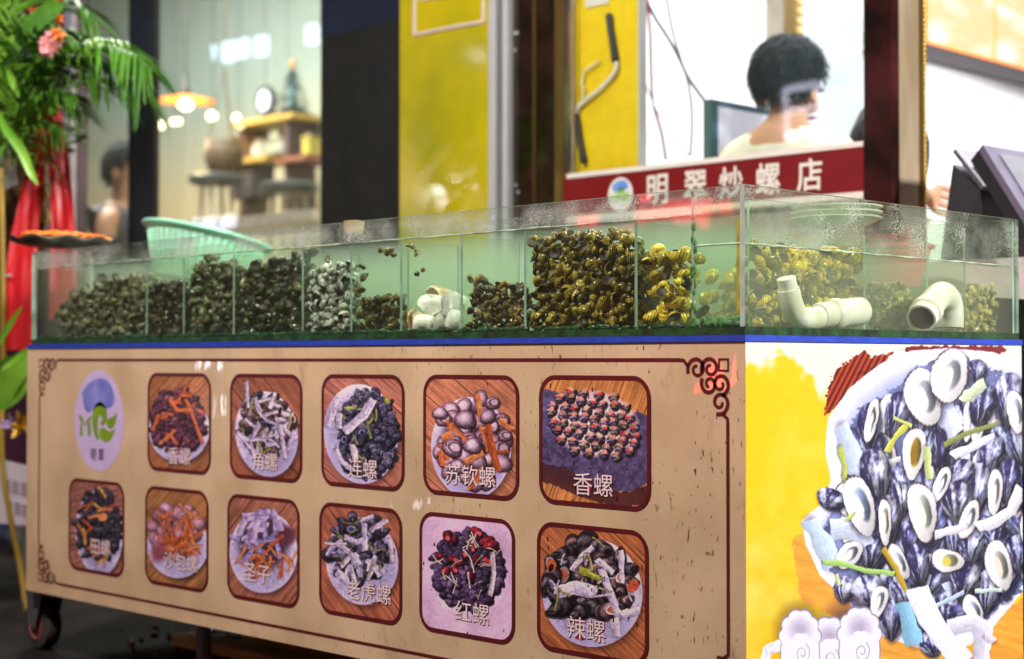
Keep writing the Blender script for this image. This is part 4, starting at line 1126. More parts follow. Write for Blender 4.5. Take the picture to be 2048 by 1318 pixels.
fcore(2, [(375, 570), (420, 530), (462, 545)], .034, 'mottled_turban', 60, 'mass of turban snails deep in the mottled heap')
fcore(3, [(475, 576), (540, 530), (598, 520)], .034, 'black_turban', 80, 'mass of black snails deep in the wide dark heap')
fcore(8, [(1062, 485), (1262, 482)], .028, 'field_snail', 150, 'mass of round snails deep in the tallest heap')
core('shell_heap', 'mass of amber shells deep behind the white pipe elbow', sprof([(1507, 512), (1728, 525)]), sprof([(1507, 505)])[0][0], sprof([(1728, 505)])[0][0], .045, .12, tos, .036, 'amber_whelk', 130)
# snails stuck to the glass
for i, (px, py, s) in enumerate(((762, 500, .020), (776, 503, .024), (788, 508, .018), (822, 492, .018), (833, 505, .016), (834, 548, .017), (846, 540, .013), (724, 533, .018), (728, 552, .020), (655, 520, .016))):
    p = at(px, py, 1, .015)
    add_shell('brown_periwinkle', 'clinging_snail', 'dark snail clinging to the glass above the heaps', 'snail', 'snails clinging to the tank glass', p, s*1.15)
# the big pale clams
def clam_mesh(name, c1, c2):
    n, mth = 22, 9; vs, fs = [], []
    for s in (1, -1):
        o = len(vs); vs.append((0, -.42, 0))
        for i in range(1, mth+1):
            t = i/mth
            for j in range(n+1):
                a = R(-100+200*j/n)
                rr = t*(1-.10*math.cos(a*2))*(1+.012*math.cos(j*math.pi))
                x = math.sin(a)*.52*rr; y = -.42+(.46-.0)*rr*(1+math.cos(a))*1.0-(.05*rr)
                h = .30*math.sin(math.pi*min(1, t)*.5+.0)**.7*math.sqrt(max(0, 1-t**2.4))+.25*t*(1-t)
                h += .006*math.cos(t*40)
                vs.append((x, y, s*(h+.004)))
        for j in range(n):
            fs.append((o, o+1+j, o+2+j) if s > 0 else (o, o+2+j, o+1+j))
        for i in range(mth-1):
            for j in range(n):
                a = o+1+i*(n+1)+j; b = a+n+1
                fs.append((a, b, b+1, a+1) if s > 0 else (a, a+1, b+1, b))
    me = bpy.data.meshes.new(name); me.from_pydata(vs, [], fs); me.update()
    me.polygons.foreach_set('use_smooth', [True]*len(fs))
    me.materials.append(shell_mat(name+'_shell', c1, c2, stripe=30, rough=.35))
    return me
SM['white_clam'] = clam_mesh('white_clam', (.62, .60, .48), (.90, .88, .78))
SM['tan_clam'] = clam_mesh('tan_clam', (.42, .20, .05), (.78, .60, .34))
for px, py, s, y, rot, key, lab in ((828, 640, .052, .045, (1.5, .5, .3), 'tan_clam', 'orange brown ridged clam at the edge of the white clams'), (868, 612, .060, .055, (1.3, .2, .5), 'white_clam', 'tallest white clam standing on edge among the clams'), (905, 612, .055, .05, (1.0, .9, -.6), 'white_clam', 'rounded white clam leaning on the divider'), (882, 590, .050, .085, (.5, .3, .9), 'tan_clam', 'cream clam lying on top behind the white clams'),
        (850, 645, .045, .03, (2.0, 0, .2), 'white_clam', 'small white clam lying flat beside the orange brown clam'), (882, 645, .044, .03, (1.2, -.5, 2.2), 'white_clam', 'small white clam tipped towards the glass in the middle'), (908, 642, .05, .035, (1.8, .7, -1.0), 'white_clam', 'white clam wedged upright beside the brown snails'), (920, 605, .045, .10, (1.2, 0, 1.9), 'white_clam', 'white clam at the back against the divider')):
    p = at(px, py, 1, y)
    p.z = max(p.z, Z0+s*.3)
    add_shell(key, 'clam', lab, 'clam', 'clams in the middle compartment', p, s, rot)

# ------------------------------------------------------------------ pipe fittings in the side chamber
mat_pvc = M('white_plastic', (.62, .58, .40), .35, scale=22, col2=(.82, .81, .70), stretch=(1, 1, .6))
mat_pvcd = M('pipe_inside', (.20, .16, .09), .7)
def S(px, py, x=-.052): return at(px, py, 0, x)
p1_ = empty('pipe_elbow', S(1600, 650), 'white plastic pipe elbow with coupling lying on the tank floor', 'pipe fitting')
mb = MB(); mb.tube(bez([S(1572, 556), S(1577, 580)], 6), [.0155]*7, 20); mb.build('pipe_end', mat_pvc, p1_, True, sharp=40)
mb = MB(); mb.tube(bez([S(1576, 578), S(1583, 608), S(1594, 630), S(1616, 638), S(1641, 634)], 8), [.0185, .0185]+[.019]*31, 22); mb.build('bend', mat_pvc, p1_, True, sharp=40)
a, b = S(1636, 632), S(1722, 622)
mb = MB(); mb.lathe(a, [(0, 0), (.0205, 0), (.0215, .002), (.0215, .034), (.025, .038), (.027, .046), (.027, .056), (.025, .062), (.024, .066), (.024, (b-a).length-.004), (.022, (b-a).length), (.018, (b-a).length), (.018, (b-a).length-.03), (0, (b-a).length-.03)], 28, (b-a)); mb.build('coupling', mat_pvc, p1_, True, sharp=40)
p2_ = empty('pipe_bend', S(1890, 655), 'white plastic pipe bend with open mouth standing upright in the tank', 'pipe fitting')
pts = bez([S(1852, 624, -.030), S(1868, 602, -.042), S(1884, 590, -.052), S(1897, 604, -.058), S(1900, 632, -.060), S(1900, 655, -.060)], 8)
mb = MB(); mb.tube(pts, .0245, 24, cap=False); mb.build('bend', mat_pvc, p2_, True)
d_ = (pts[0]-pts[3]).normalized()
mb = MB(); mb.lathe(pts[2], [(.0245, 0), (.0285, .001), (.0285, .022), (.0262, .0235), (.0262, .030), (.0262, .046), (.0225, .046), (.0222, .01)], 30, d_); mb.build('socket', mat_pvc, p2_, True, sharp=30)
mb = MB(); mb.lathe(pts[2], [(.0221, .040), (.0218, .0), (.010, -.008), (0, -.008)], 24, d_); mb.build('bore', mat_pvcd, p2_, True)

# ------------------------------------------------------------------ things standing on the tank
mat_plate = M('pale_green_ware', (.62, .70, .52), .25, var=.05)
c = atd(1672, 458, 3.20); c.z = TZ1
bs = [empty('shallow_bowl', (c.x, c.y, c.z+.010*i), ['lowest pale green bowl of the stack on the rear tank dividers', 'middle pale green bowl of the stack on the rear tank dividers', 'topmost pale green bowl of the stack on the rear tank dividers'][i], 'bowl', 'stacked pale green bowls') for i in range(3)]
for i, e in enumerate(bs):
    mb = MB(); mb.lathe((c.x+.001*i, c.y, c.z+.011*i), [(0, .002), (.050, .001), (.052, .0), (.056, .002), (.078, .012), (.086, .0175), (.091, .0185), (.091, .0205), (.085, .0200), (.074, .0145), (.052, .006), (0, .005)], 48); mb.build('body', mat_plate, e, True, sharp=35)
mat_mint = M('mint_plastic', (.42, .82, .60), .35, var=.12, scale=90, sss=0)
bc = atd(408, 500, 4.08)
bk = empty('plastic_basket', bc, 'mint green plastic basket tilted on the far end of the tank', 'basket')
T = Matrix.Translation(bc) @ Matrix.Rotation(R(13), 4, CAM_D) @ Matrix.Rotation(R(-5), 4, CAM_R)
def basket():
    mb = MB(); prof = [(.118, -.085), (.124, -.088), (.150, -.03), (.176, .028), (.190, .030), (.1915, .036), (.188, .040), (.172, .036), (.146, -.03), (.118, -.083)]
    rings = [[T @ Vector((r*math.cos(a)*1.0, r*math.sin(a)*.8, h)) for a in np.linspace(0, 2*math.pi, 64, endpoint=False)] for r, h in prof]
    mb.ring_loft(rings, True, True); return mb
basket().build('bowl_wall', mat_mint, bk, True, sharp=40)
mb = MB()
for k in range(48):
    a = k*2*math.pi/48
    f = lambda r, h: T @ Vector((r*math.cos(a), r*math.sin(a)*.8, h))
    mb.tube([f(.127, -.08), f(.152, -.03), f(.175, .022)], .0022, 5)
mb.build('ribs', mat_mint, bk, True)
mb = MB(); ring = [T @ Vector((.190*math.cos(a), .152*math.sin(a), .036)) for a in np.linspace(0, 2*math.pi, 65)]
mb.tube(ring, .0055, 8); mb.build('rim', M('mint_rim', (.34, .82, .58), .3, var=.05), bk, True)
# foil tray with orange peel
tc_ = atd(122, 487, 4.02)
tr = empty('foil_tray', tc_, 'dark scalloped tray resting on the corner of the tank', 'tray')
ax1 = (CAM_R*1.0+Vector((0, 0, -.05))).normalized(); ax2 = Vector((CAM_D.x, CAM_D.y, 0)).normalized()
mb = MB(); rings = []
for r, h in ((.02, -.012), (.085, -.012), (.112, .002), (.130, .010), (.128, .013), (.108, .006), (.082, -.008), (.02, -.008)):
    rings.append([tc_+ax1*(r*math.cos(a))*1.0+ax2*(r*.75*math.sin(a))+Vector((0, 0, h+.004*math.sin(a*9)*(r > .1)+.004*math.cos(a)*(r > .1))) for a in np.linspace(0, 2*math.pi, 72, endpoint=False)])
mb.ring_loft(rings); mb.build('dish', M('tarnished_foil', (.05, .04, .035), .35, .5, bump=.6, bscale=60, col2=(.22, .19, .16)), tr, True)
mb = MB(); rnn = random.Random(3)
for k in range(150):
    a = rnn.uniform(0, 6.28); r = math.sqrt(rnn.random())*.108
    p = tc_+ax1*(r*math.cos(a)+.012)+ax2*(r*.75*math.sin(a))+Vector((0, 0, .014+.010*(1-r/.11)+rnn.uniform(0, .006)))
    th = rnn.uniform(0, 6.28); v = Vector((math.cos(th), math.sin(th), rnn.uniform(-.2, .2)))*rnn.uniform(.010, .02)
    mb.tube([p-v, p+Vector((0, 0, .002)), p+v], [.0022, .0036, .0022], 6)
tag(mb.build('orange_peel', M('orange_peel', (.85, .20, .012), .5, var=.25, scale=60, col2=(.95, .34, .03)), None, True), 'thin layer of bright orange peel shreds lying in the dark tray', 'orange peel', None, 'stuff')
wc = atd(708, 441, 3.33)
cup = empty('wooden_cup', (wc.x, wc.y, TZ1), 'small tan wooden cup standing behind the front glass near the black pillar', 'cup')
mb = MB(); mb.lathe((wc.x, wc.y, TZ1-.002), [(0, .0), (.016, 0), (.020, .006), (.0215, .024), (.0215, .0275), (.0185, .0275), (.017, .01), (0, .006)], 28); mb.build('cup_wall', M('tan_wood', (.42, .30, .11), .5, var=.2, scale=60), cup, True, sharp=40)

# ------------------------------------------------------------------ ground
mat_asph = M('wet_paving', (.016, .013, .011), .85, spec=.15, bump=.5, bscale=60, var=.5, scale=5)
mb = MB(); mb.poly([(-40, -40, 0), (40, -40, 0), (40, 40, 0), (-40, 40, 0)]); tag(mb.build('ground', mat_asph), kind='structure')
mb = MB(); mb.box((-14, 1.02, .004), (-.1, 1.42, .11), .008); tag(mb.build('pavement', M('step_concrete', (.34, .31, .27), .7, bump=.3, var=.2)), kind='structure')
mb = MB(); mb.box((-14, 1.44, .004), (.6, 7, .13)); tag(mb.build('floor', M('shop_floor', (.40, .36, .30), .35, var=.1)), kind='structure')
mb = MB(); rnn = random.Random(9)
for k in range(170):
    t = rnn.random(); x = -2.15+1.5*t+rnn.gauss(0, .1); y = .25+.22*rnn.random()+rnn.gauss(0, .06); s = rnn.uniform(.004, .013)
    mb.ball((x, y, s*.6), s, (1, rnn.uniform(.6, 1.2), .8), 6, 4)
tag(mb.build('gravel', M('wet_gravel', (.07, .055, .04), .15, col2=(.16, .13, .08), scale=30)), 'small wet pebbles and crumbs scattered under the cart', 'gravel', None, 'stuff')
mat_plank = M('yellow_lit_plank', (.50, .42, .14), .6, var=.35, scale=6, stretch=(1, 12, 12), bump=.3)  # yellow light reaching under the cart is put into the plank colour
for i, (y, x0, x1, lab) in enumerate(((.30, -2.0, -.4, 'worn plank on the ground under the cart, nearest the front'), (.44, -1.9, -.3, 'worn plank under the cart, second one back'), (.58, -2.05, -.35, 'worn plank under the cart, the one nearest the shop step'))):
    mb = MB(); mb.box((x0, y, .003), (x1, y+.085, .030), .004); tag(mb.build('wood_plank', mat_plank), lab, 'plank', 'planks under the cart')

# ------------------------------------------------------------------ shop fronts (plane y = 1.3)
Y0 = 1.30
def bx(name, x0, x1, y0, y1, z0, z1, mat, parent=None, bev=0):
    mb = MB(); mb.box((x0, y0, z0), (x1, y1, z1), bev); return mb.build(name, mat, parent)
mat_black = M('charcoal_panel', (.014, .0135, .012), .55, var=.25, scale=14)
xa, xb = X(641, Y0), X(805, Y0)
pil = empty('shop_pillar', ((xa+xb)/2, Y0, 0), 'plain matte charcoal pillar beside the yellow panel', 'pillar')
bx('shaft', xa, xb-.004, Y0, Y0+.12, .11, 2.9, mat_black, pil)
bx('upper_band', xa, xb-.004, Y0-.002, Y0-.0002, Z(700, 62, Y0), 2.9, M('navy_film', (.010, .013, .035), .35), pil)
xc = X(990, Y0)
yp = empty('yellow_wall', ((xb+xc)/2, Y0, 0), 'tall glossy yellow wall panel with an empty pale label frame', 'wall')
mat_yellow = M('yellow_acrylic', (.40, .39, .004), .22, var=.10, scale=3.5, coat=.8, bump=.03, bscale=6, col2=(.70, .56, .004))
bx('sheet', xb-.002, xc-.002, Y0-.010, Y0+.1, .11, 2.9, mat_yellow, yp)
mb = MB(); fr = [at(829, -90, 1, Y0-.012), at(829, 70, 1, Y0-.012), at(967, 44, 1, Y0-.012), at(967, -110, 1, Y0-.012)]
for a, b in zip(fr, fr[1:]): mb.tube([a, (a+b)/2+Vector((0, 0, .002)), b], .0055, 6)
p, q = at(840, 0, 1, Y0-.012), at(955, -16, 1, Y0-.012)
mb.tube([p, q], .004, 6)
mb.build('label_frame', M('pale_tape', (.80, .66, .62), .5, var=.05), yp)
xd = X(1026, Y0)
mat_alu = M('aluminium', (.62, .64, .66), .35, .25, var=.05, stretch=(1, 1, .02), scale=90)
al = empty('door_jamb', ((xc+xd)/2, Y0, 0), 'ribbed aluminium door jamb between the yellow panel and brown mirror', 'door jamb')
w = xd-xc
bx('outer_rib', xc, xc+w*.36, Y0-.030, Y0+.08, .11, 2.9, mat_alu, al, .003)
bx('groove', xc+w*.36+.001, xc+w*.66, Y0-.008, Y0+.08, .11, 2.9, M('groove_grey', (.13, .14, .15), .4, .6), al)
bx('inner_rib', xc+w*.66+.001, xd-.002, Y0-.024, Y0+.08, .11, 2.9, mat_alu, al, .003)
xe = X(1131, Y0)
mat_brown = M('brown_mirror', (.020, .010, .007), .06, .0, var=.5, scale=9, spec=.9)
mat_gold = M('gold_trim', (.42, .28, .09), .28, .9, var=.15, stretch=(1, 1, .05), scale=60)
bm_ = empty('mirror_panel', ((xd+xe)/2, Y0, 0), 'dark brown mirrored panel with gold strips beside the aluminium jamb', 'mirror')
xs1, xs2 = X(1070, Y0), X(1115, Y0)
bx('pane', xd, xs1-.004, Y0, Y0+.05, .11, 2.9, mat_brown, bm_)
bx('pane', xs1+.004, xs2-.004, Y0, Y0+.05, .11, 2.9, mat_brown, bm_)
rn = random.Random(8)
for px, py in ((1030, 67), (1034, 66), (1030, 100), (1031, 370), (1036, 384), (1118, 150), (1112, 385)):
    p = at(px, py, 1, Y0-.002); mb = MB(); mb.ball(p, .0045, (1, .5, 1), 8, 6); mb.build('screw', mat_alu, bm_, True)
bx('gold_strip', xs1-.0035, xs1+.0035, Y0-.006, Y0+.05, .11, 2.9, mat_gold, bm_, .001)
bx('gold_strip', xs2-.0035, xe-.001, Y0-.010, Y0+.05, .11, 2.9, mat_gold, bm_, .002)

# ------------------------------------------------------------------ serving booth
xf = X(1735, Y0)
zs = Z(1435, 318, Y0)           # top edge of the sign board
booth = empty('serving_booth', ((xe+xf)/2, Y0, 0), 'glass fronted snail stall booth with a white interior', 'booth')
g_booth = glass('booth_glass', (.96, .98, .98), .012, (.6, .65, .7), .05, .02)
zt = at(1140, 349, 1, Y0).z; zb = at(1730, 397, 1, Y0).z
mb = MB(); mb.box((xe+.002, Y0, zb-.001), (xf-.001, Y0+.008, 2.9)); mb.build('front_glass', [g_booth], booth)
pink = M('mirror_edge', (.50, .42, .38), .12, .9, var=.2, scale=8)
bx('glass_post', xe, X(1142, Y0), Y0-.006, Y0-.001, zb, 2.9, pink, booth)
bx('glass_edge', X(1146, Y0), X(1149, Y0), Y0-.005, Y0-.001, zt, 2.9, M('clear_edge', (.55, .50, .42), .2, .5), booth)
bx('base_wall', xe+.002, xf-.001, Y0+.01, Y0+.05, .13, zb-.002, M('booth_base', (.36, .33, .30), .4), booth)
sg = bx('sign_board', xe+.004, xf-.002, Y0-.012, Y0-.0015, zb, zt, M('maroon_board', (.20, .008, .012), .3, var=.08), booth)
sp3 = lambda e: (lambda u, v: Vector((u, Y0-.012-e, v)))
mat_cream = M('sign_white', (.82, .80, .74), .4, var=.03)
hs = .018
for nm, z0, z1 in (('sign_stripe', zt-.013, zt), ('sign_stripe', zb, zb+.016)):
    bx(nm, X(1140, Y0), xf-.002, Y0-.0142, Y0-.0125, z0, z1, mat_cream, sg)
for ch, px in zip('明翠炒螺店', (1321, 1397, 1468, 1542, 1625)):
    c = at(px, {1321: 372, 1397: 366, 1468: 358, 1542: 352, 1625: 345}[px], 1, Y0)
    me = bold_mesh(ch, .020); co = np.empty(len(me.vertices)*3); me.vertices.foreach_get('co', co); co = co.reshape(-1, 3)
    mid = (co.max(0)+co.min(0))/2; hh = .080
    s_ = hh/np.ptp(co[:, 1]); t3 = sp3(.0008)
    for v in me.vertices: v.co = t3(c.x+(v.co.x-mid[0])*s_*.92, (zt+zb)/2+(v.co.y-mid[1])*s_)-Vector((0, v.co.z*.05, 0))
    link('sign_lettering', me, mat_cream, sg)
c = at(1247, 378, 1, Y0); e_ = at(1272, 378, 1, Y0)
logo(sg, c.x, (zt+zb)/2-.004, e_.x-c.x, .046, sp3, .001, False, (M('sign_logo_white', (.85, .85, .82), .4, var=.03), M('sign_logo_blue', (.12, .30, .75), .4, col2=(.30, .52, .90)), M('sign_logo_green', (.25, .62, .05), .4, var=.1), mat_ldark))
# corner post: dark marble face and a mirror face with gold bead
xg = X(1790, Y0)
post = empty('corner_post', ((xf+xg)/2, Y0+.05, 0), 'dark marble and mirror corner post of the booth with gold beading', 'post')
yg = at(1838, 300, 0, xg).y; yh = at(1850, 300, 0, xg).y
bx('marble_face', xf, xg, Y0-.012, Y0+.02, .11, 2.9, M('dark_marble', (.008, .004, .004), .14, var=.5, scale=7, col2=(.055, .012, .012), spec=.5), post)
bx('mirror_face', xf+.01, xg+.0005, Y0+.0205, yg, .11, 2.9, M('bronze_mirror', (.36, .27, .16), .22, .35, var=.25, scale=7, bump=.05, stretch=(1, 1, .25), col2=(.66, .54, .38)), post)
bx('gold_edge', xg-.02, xg+.004, yg+.0005, yg+(yh-yg)*.72, .11, 2.9, mat_gold, post)
mb = MB()
zz = 1.0
while zz < 2.0:
    mb.ball((xg+.0, yg+(yh-yg)*.80, zz), .0075, (1, 1, 1), 8, 6); zz += .0115
mb.build('gold_bead', M('gold_leaf', (.55, .36, .05), .3, .7, var=.1), post, True)
# inner side wall, ceiling and far wall of the booth
mat_white = M('white_wall', (.80, .80, .84), .5, var=.02)
XW = -2.0
room = empty('booth_room', (-1.5, 3.5, 0), 'bright white inner walls of the snail stall', 'room')
bx('side_wall', XW-.1, XW, Y0+.15, 6.6, .13, 3.3, mat_white, room)
bx('far_wall', XW+.001, 1.2, 6.5, 6.6, .13, 3.3, mat_white, room)
bx('ceiling', XW-.1, .6, Y0-.2, 6.6, 3.302, 3.4, mat_white, room)
def wx(px, py, x=XW): return at(px, py, 0, x)
# frosted panel and gold edged mirror strip on that wall
a, b = wx(1600, 200), wx(1745, 200)
tag(bx('frosted_panel', XW+.001, XW+.012, a.y, b.y, 1.05, 3.2, M('frosted_blue_grey', (.42, .48, .50), .35, var=.12, scale=3, stretch=(1, .4, 3))), 'frosted blue grey panel on the booth wall behind the cashier', 'wall panel')
gm = empty('wall_mirror', wx(1560, 200), 'narrow bronze mirror strip with gold beaded edge on the booth wall', 'mirror')
a, b, c_, d_ = [wx(p, 200).y for p in (1531, 1560, 1581, 1598)]
bx('glass_strip', XW+.001, XW+.02, a, b-.001, 1.2, 3.2, M('bronze_strip', (.40, .36, .28), .2, .5, var=.2, scale=6), gm)
bx('gold_strip', XW+.001, XW+.026, b, c_-.001, 1.2, 3.2, mat_gold, gm)
mb = MB(); zz = 1.3
while zz < 2.9: mb.ball((XW+.02, (c_+d_)/2, zz), .017, (1, 1, 1), 8, 6); zz += .036
mb.build('gold_bead', M('gold_leaf_wall', (.70, .48, .12), .3, .5, var=.1), gm, True)
# yellow board behind the glass with the bent crank
yb = empty('yellow_board', (X(1215, Y0+.03), Y0+.03, 0), 'bright yellow board behind the booth glass with a price tag', 'board')
xl, xr = X(1150, Y0+.03), X(1281, Y0+.03)
bx('sheet', xl, xr, Y0+.030, Y0+.04, zt-.06, 2.9, M('yellow_sheet', (.86, .62, .002), .4, var=.10, scale=22, col2=(.95, .70, .01)), yb)
bx('metal_edge', xr+.0005, xr+.010, Y0+.020, Y0+.045, zt-.06, 2.9, mat_alu, yb)
p, q = at(1172, 16, 1, Y0+.029), at(1218, 8, 1, Y0+.029)
bx('price_tag', p.x, q.x, Y0+.0265, Y0+.0285, p.z, p.z+.06, mat_cream, yb)
yk = Y0+.018
ck = empty('crank_handle', at(1190, 180, 1, yk), 'bent white steel crank with two black rubber grips on the yellow board', 'crank handle')
f = lambda px, py, d=0: at(px, py, 1, yk+d)
mb = MB(); mb.tube(bez([f(1230, 118), f(1234, 132), f(1226, 150), f(1200, 178), f(1168, 204), f(1156, 216), f(1152, 232)], 6), .0062, 10); mb.build('rod', M('white_steel', (.80, .80, .78), .3, var=.04), ck, True)
mat_grip = M('grip_rubber', (.025, .03, .035), .6, bump=.3, bscale=150)
mb = MB(); mb.tube([f(1217, 28), f(1218, 34), f(1221, 60), f(1226, 90), f(1230, 118), f(1231, 124)], [.0085, .010, .0092, .0098, .011, .0095], 14); mb.build('grip', mat_grip, ck, True)
mb = MB(); mb.tube([f(1151, 228), f(1153, 236), f(1157, 262), f(1162, 295), f(1167, 318), f(1168, 326)], [.0078, .0092, .0088, .0095, .0102, .009], 14); mb.build('grip', mat_grip, ck, True)
mb = MB(); mb.tube(bez([f(1198, 122), f(1186, 132), f(1170, 142), f(1164, 165), f(1168, 180), f(1162, 204), f(1154, 214)], 6), [.005, .004, .003]*12+[.003], 6)
tag(mb.build('clear_tape', M('clear_tape', (.75, .72, .50), .2, var=.1), None, True), 'crumpled strip of clear tape hanging beside the bent crank', 'tape')
# cables
mat_cab = M('black_cable', (.025, .03, .06), .4)
def cable(name, pts, r, mat, lab, y=Y0+.30):
    mb = MB(); mb.tube(bez([at(px, py, 1, y+k*.04) for k, (px, py) in enumerate(pts)], 10), r, 6); tag(mb.build(name, mat, None, True), lab, 'cable')
cable('cable', [(1284, -20), (1310, 35), (1330, 66), (1352, 104), (1380, 160), (1420, 216)], .0055, mat_cab, 'thick black cable running down to the monitor')
cable('cable', [(1330, -20), (1345, 60), (1362, 120), (1378, 175), (1384, 240), (1381, 312)], .0042, M('grey_cable', (.10, .13, .17), .5), 'thin grey cable hanging in a curve behind the booth glass')
cable('cable', [(1292, -20), (1300, 60), (1302, 130), (1306, 205), (1322, 262), (1332, 320)], .0048, M('red_cord', (.20, .02, .03), .5, var=.6, scale=120), 'twisted red cord hanging beside the yellow board')
cable('cable', [(1286, 150), (1310, 215), (1345, 262), (1376, 312)], .0030, M('pale_cable', (.30, .32, .34), .5), 'pale thin wire crossing behind the red cord')
# monitor
xm = -1.32
mo = empty('computer_monitor', at(1475, 300, 0, xm), 'flat monitor with dark frame and pale screen behind the cashier', 'monitor')
q = [at(1424, 204, 0, xm), at(1424, 330, 0, xm), at(1560, 330, 0, xm), at(1560, 222, 0, xm)]
ya, ybk = q[0].y, q[2].y+.10; ztm, zbm = (q[0].z+q[3].z)/2+.005, q[1].z-.05
bx('casing', xm-.035, xm, ya, ybk, zbm, ztm, M('monitor_casing', (.03, .10, .14), .4), mo, .004)
bx('screen', xm+.0005, xm+.002, ya+.028, ybk-.02, zbm+.02, ztm-.02, M('lit_screen', (.35, .36, .42), .2, emit=.55, ecol=(.62, .60, .70), var=.2, scale=6), mo)
bx('stand', xm-.03, xm-.01, (ya+ybk)/2-.03, (ya+ybk)/2+.03, .80, zbm-.001, M('stand_dark', (.03, .03, .035), .4), mo)
# menu light box
lbx = XW+.05
p0 = at(1852, 86, 0, lbx); p1 = at(2120, 150, 0, lbx)
lb = empty('menu_light_box', p0, 'glowing orange and white menu light box high on the booth wall', 'light box')
z0 = (p0.z+at(2048, 136, 0, lbx).z)/2; z1 = z0+.75
bx('housing', XW+.002, lbx-.002, p0.y-.08, p1.y+.8, z0-.06, z1, M('light_box_frame', (.05, .045, .05), .4), lb)
def lb_mat():
    m, nt, N, L, P, O = new_mat('menu_face')
    tc = N.new('ShaderNodeTexCoord'); sp = N.new('ShaderNodeSeparateXYZ'); L.new(tc.outputs['Generated'], sp.inputs[0])
    n = N.new('ShaderNodeTexNoise'); n.inputs['Scale'].default_value = 1.6; n.inputs['Detail'].default_value = 1
    mp = N.new('ShaderNodeMapping'); mp.inputs['Scale'].default_value = (1, 1.2, 5); L.new(tc.outputs['Generated'], mp.inputs[0]); L.new(mp.outputs[0], n.inputs['Vector'])
    cr = N.new('ShaderNodeValToRGB'); e = cr.color_ramp.elements
    e[0].position = .40; e[0].color = (1, .66, .32, 1); e[1].position = .60; e[1].color = (1, .95, .84, 1)
    L.new(n.outputs[0], cr.inputs[0])
    L.new(cr.outputs[0], P.inputs['Emission Color']); P.inputs['Emission Strength'].default_value = 1.12
    P.inputs['Base Color'].default_value = (.05, .03, .02, 1)
    return m
lbm = lb_mat(); edge = M('orange_border', (.9, .25, .05), .4, emit=.9, ecol=(1, .26, .06))
ys = [p0.y, at(1990, 110, 0, lbx).y, at(1990, 110, 0, lbx).y+.62]
for a, b in zip(ys, ys[1:]):
    pn = bx('menu_panel', lbx-.001, lbx+.002, a+.012, b-.012, z0+.01, z1-.05, lbm, lb)
    mb = MB()
    for (ya_, yb_, za_, zb_) in ((a+.002, b-.002, z0-.002, z0+.0095), (a+.002, a+.0115, z0+.0098, z1-.051), (b-.0115, b-.002, z0+.0098, z1-.051)): mb.box((lbx-.001, ya_, za_), (lbx+.004, yb_, zb_))
    mb.build('panel_border', edge, pn)
# counter inside and red basin
tag(bx('serving_counter', xg+.004, .9, Y0-.06, Y0+.62, .004, .94, M('counter_white', (.62, .60, .60), .4)), 'pale serving counter to the side of the corner post', 'counter')
lg = empty('back_ledge', (-.75, 1.1, 0), 'narrow wooden ledge behind the tank in front of the booth', 'ledge')
bx('top', -1.15, -.12, .93, 1.26, .845, .870, M('ledge_top', (.32, .28, .24), .5), lg)
for x in (-1.10, -.17):
    for y in (.96, 1.22): bx('leg', x-.018, x+.018, y-.018, y+.018, .112 if y > 1 else .004, .8445, mat_steel, lg)
rc = atd(1762, 540, 3.42); rc.z = .870
rb = empty('red_basin', rc, 'red plastic basin behind the glass tank on the ledge', 'basin')
mb = MB(); mb.lathe(rc, [(0, 0), (.075, 0), (.080, .004), (.105, .085), (.113, .088), (.113, .094), (.103, .092), (.078, .008), (0, .006)], 40); mb.build('basin_wall', M('red_plastic', (.85, .02, .04), .35, var=.06), rb, True, sharp=40)
# point of sale: keypad console and tilted touch screen
def slab(name, q, th, mat, parent):
    """flat panel from four corners, given thickness backwards"""
    q = [Vector(p) for p in q]; n = (q[1]-q[0]).cross(q[3]-q[0]).normalized()
    if n.dot(CAM_P-q[0]) > 0: n = -n
    mb = MB(); mb.prism(q, n*th); return mb.build(name, mat, parent)
mat_pos = M('console_black', (.012, .012, .016), .45)
mat_posf = M('console_grey', (.075, .07, .10), .4, var=.08)
dk = 3.55
ps = empty('cash_console', (atd(1960, 400, dk).x, atd(1960, 400, dk).y, .94), 'black keypad console tilted up on the counter beside the hand', 'console')
A, B, C_, D_ = atd(1910, 297, dk+.06), atd(1968, 372, dk-.04), atd(2060, 385, dk+.10), atd(2000, 306, dk+.2)
kp = slab('keypad', [A, B, C_, D_], .010, mat_posf, ps)
mb = MB()
nrm = (B-A).cross(D_-A).normalized()
if nrm.dot(CAM_P-A) < 0: nrm = -nrm
for r_ in range(4):
    for k in range(7):
        u, v = .44+.48*(r_+.1)/4, .12+.84*k/7
        P0 = lambda u, v: A+(B-A)*u+(D_-A)*v+nrm*.001
        mb.prism([P0(u, v), P0(u+.085, v), P0(u+.085, v+.085), P0(u, v+.085)], nrm*.004)
mb.build('keys', mat_pos, kp)
mb = MB()
Zc = .9405
F0, G0 = Vector(atd(1912, 320, dk+.05)), Vector(atd(2000, 330, dk+.22))
bl, br = Vector(atd(1880, 430, dk+.0)), Vector(atd(2010, 430, dk+.12)); bl.z = br.z = Zc
fl, fr_ = Vector(atd(1975, 430, dk-.12)), Vector(atd(2110, 430, dk+.0)); fl.z = fr_.z = Zc
B2, C2 = B-nrm*.014, C_-nrm*.014
mb.ring_loft([[bl, fl, fr_, br], [F0-nrm*.012, B2, C2, G0-nrm*.012]]); mb.build('stand', mat_pos, ps)
ts = empty('touch_screen', (atd(2040, 400, 3.4).x, atd(2040, 400, 3.4).y, .94), 'tilted touch screen with pale bezel at the edge of the counter', 'screen')
A, B, C_, D_ = atd(1965, 289, 3.48), atd(2064, 448, 3.30), atd(2225, 470, 3.42), atd(2130, 318, 3.60)
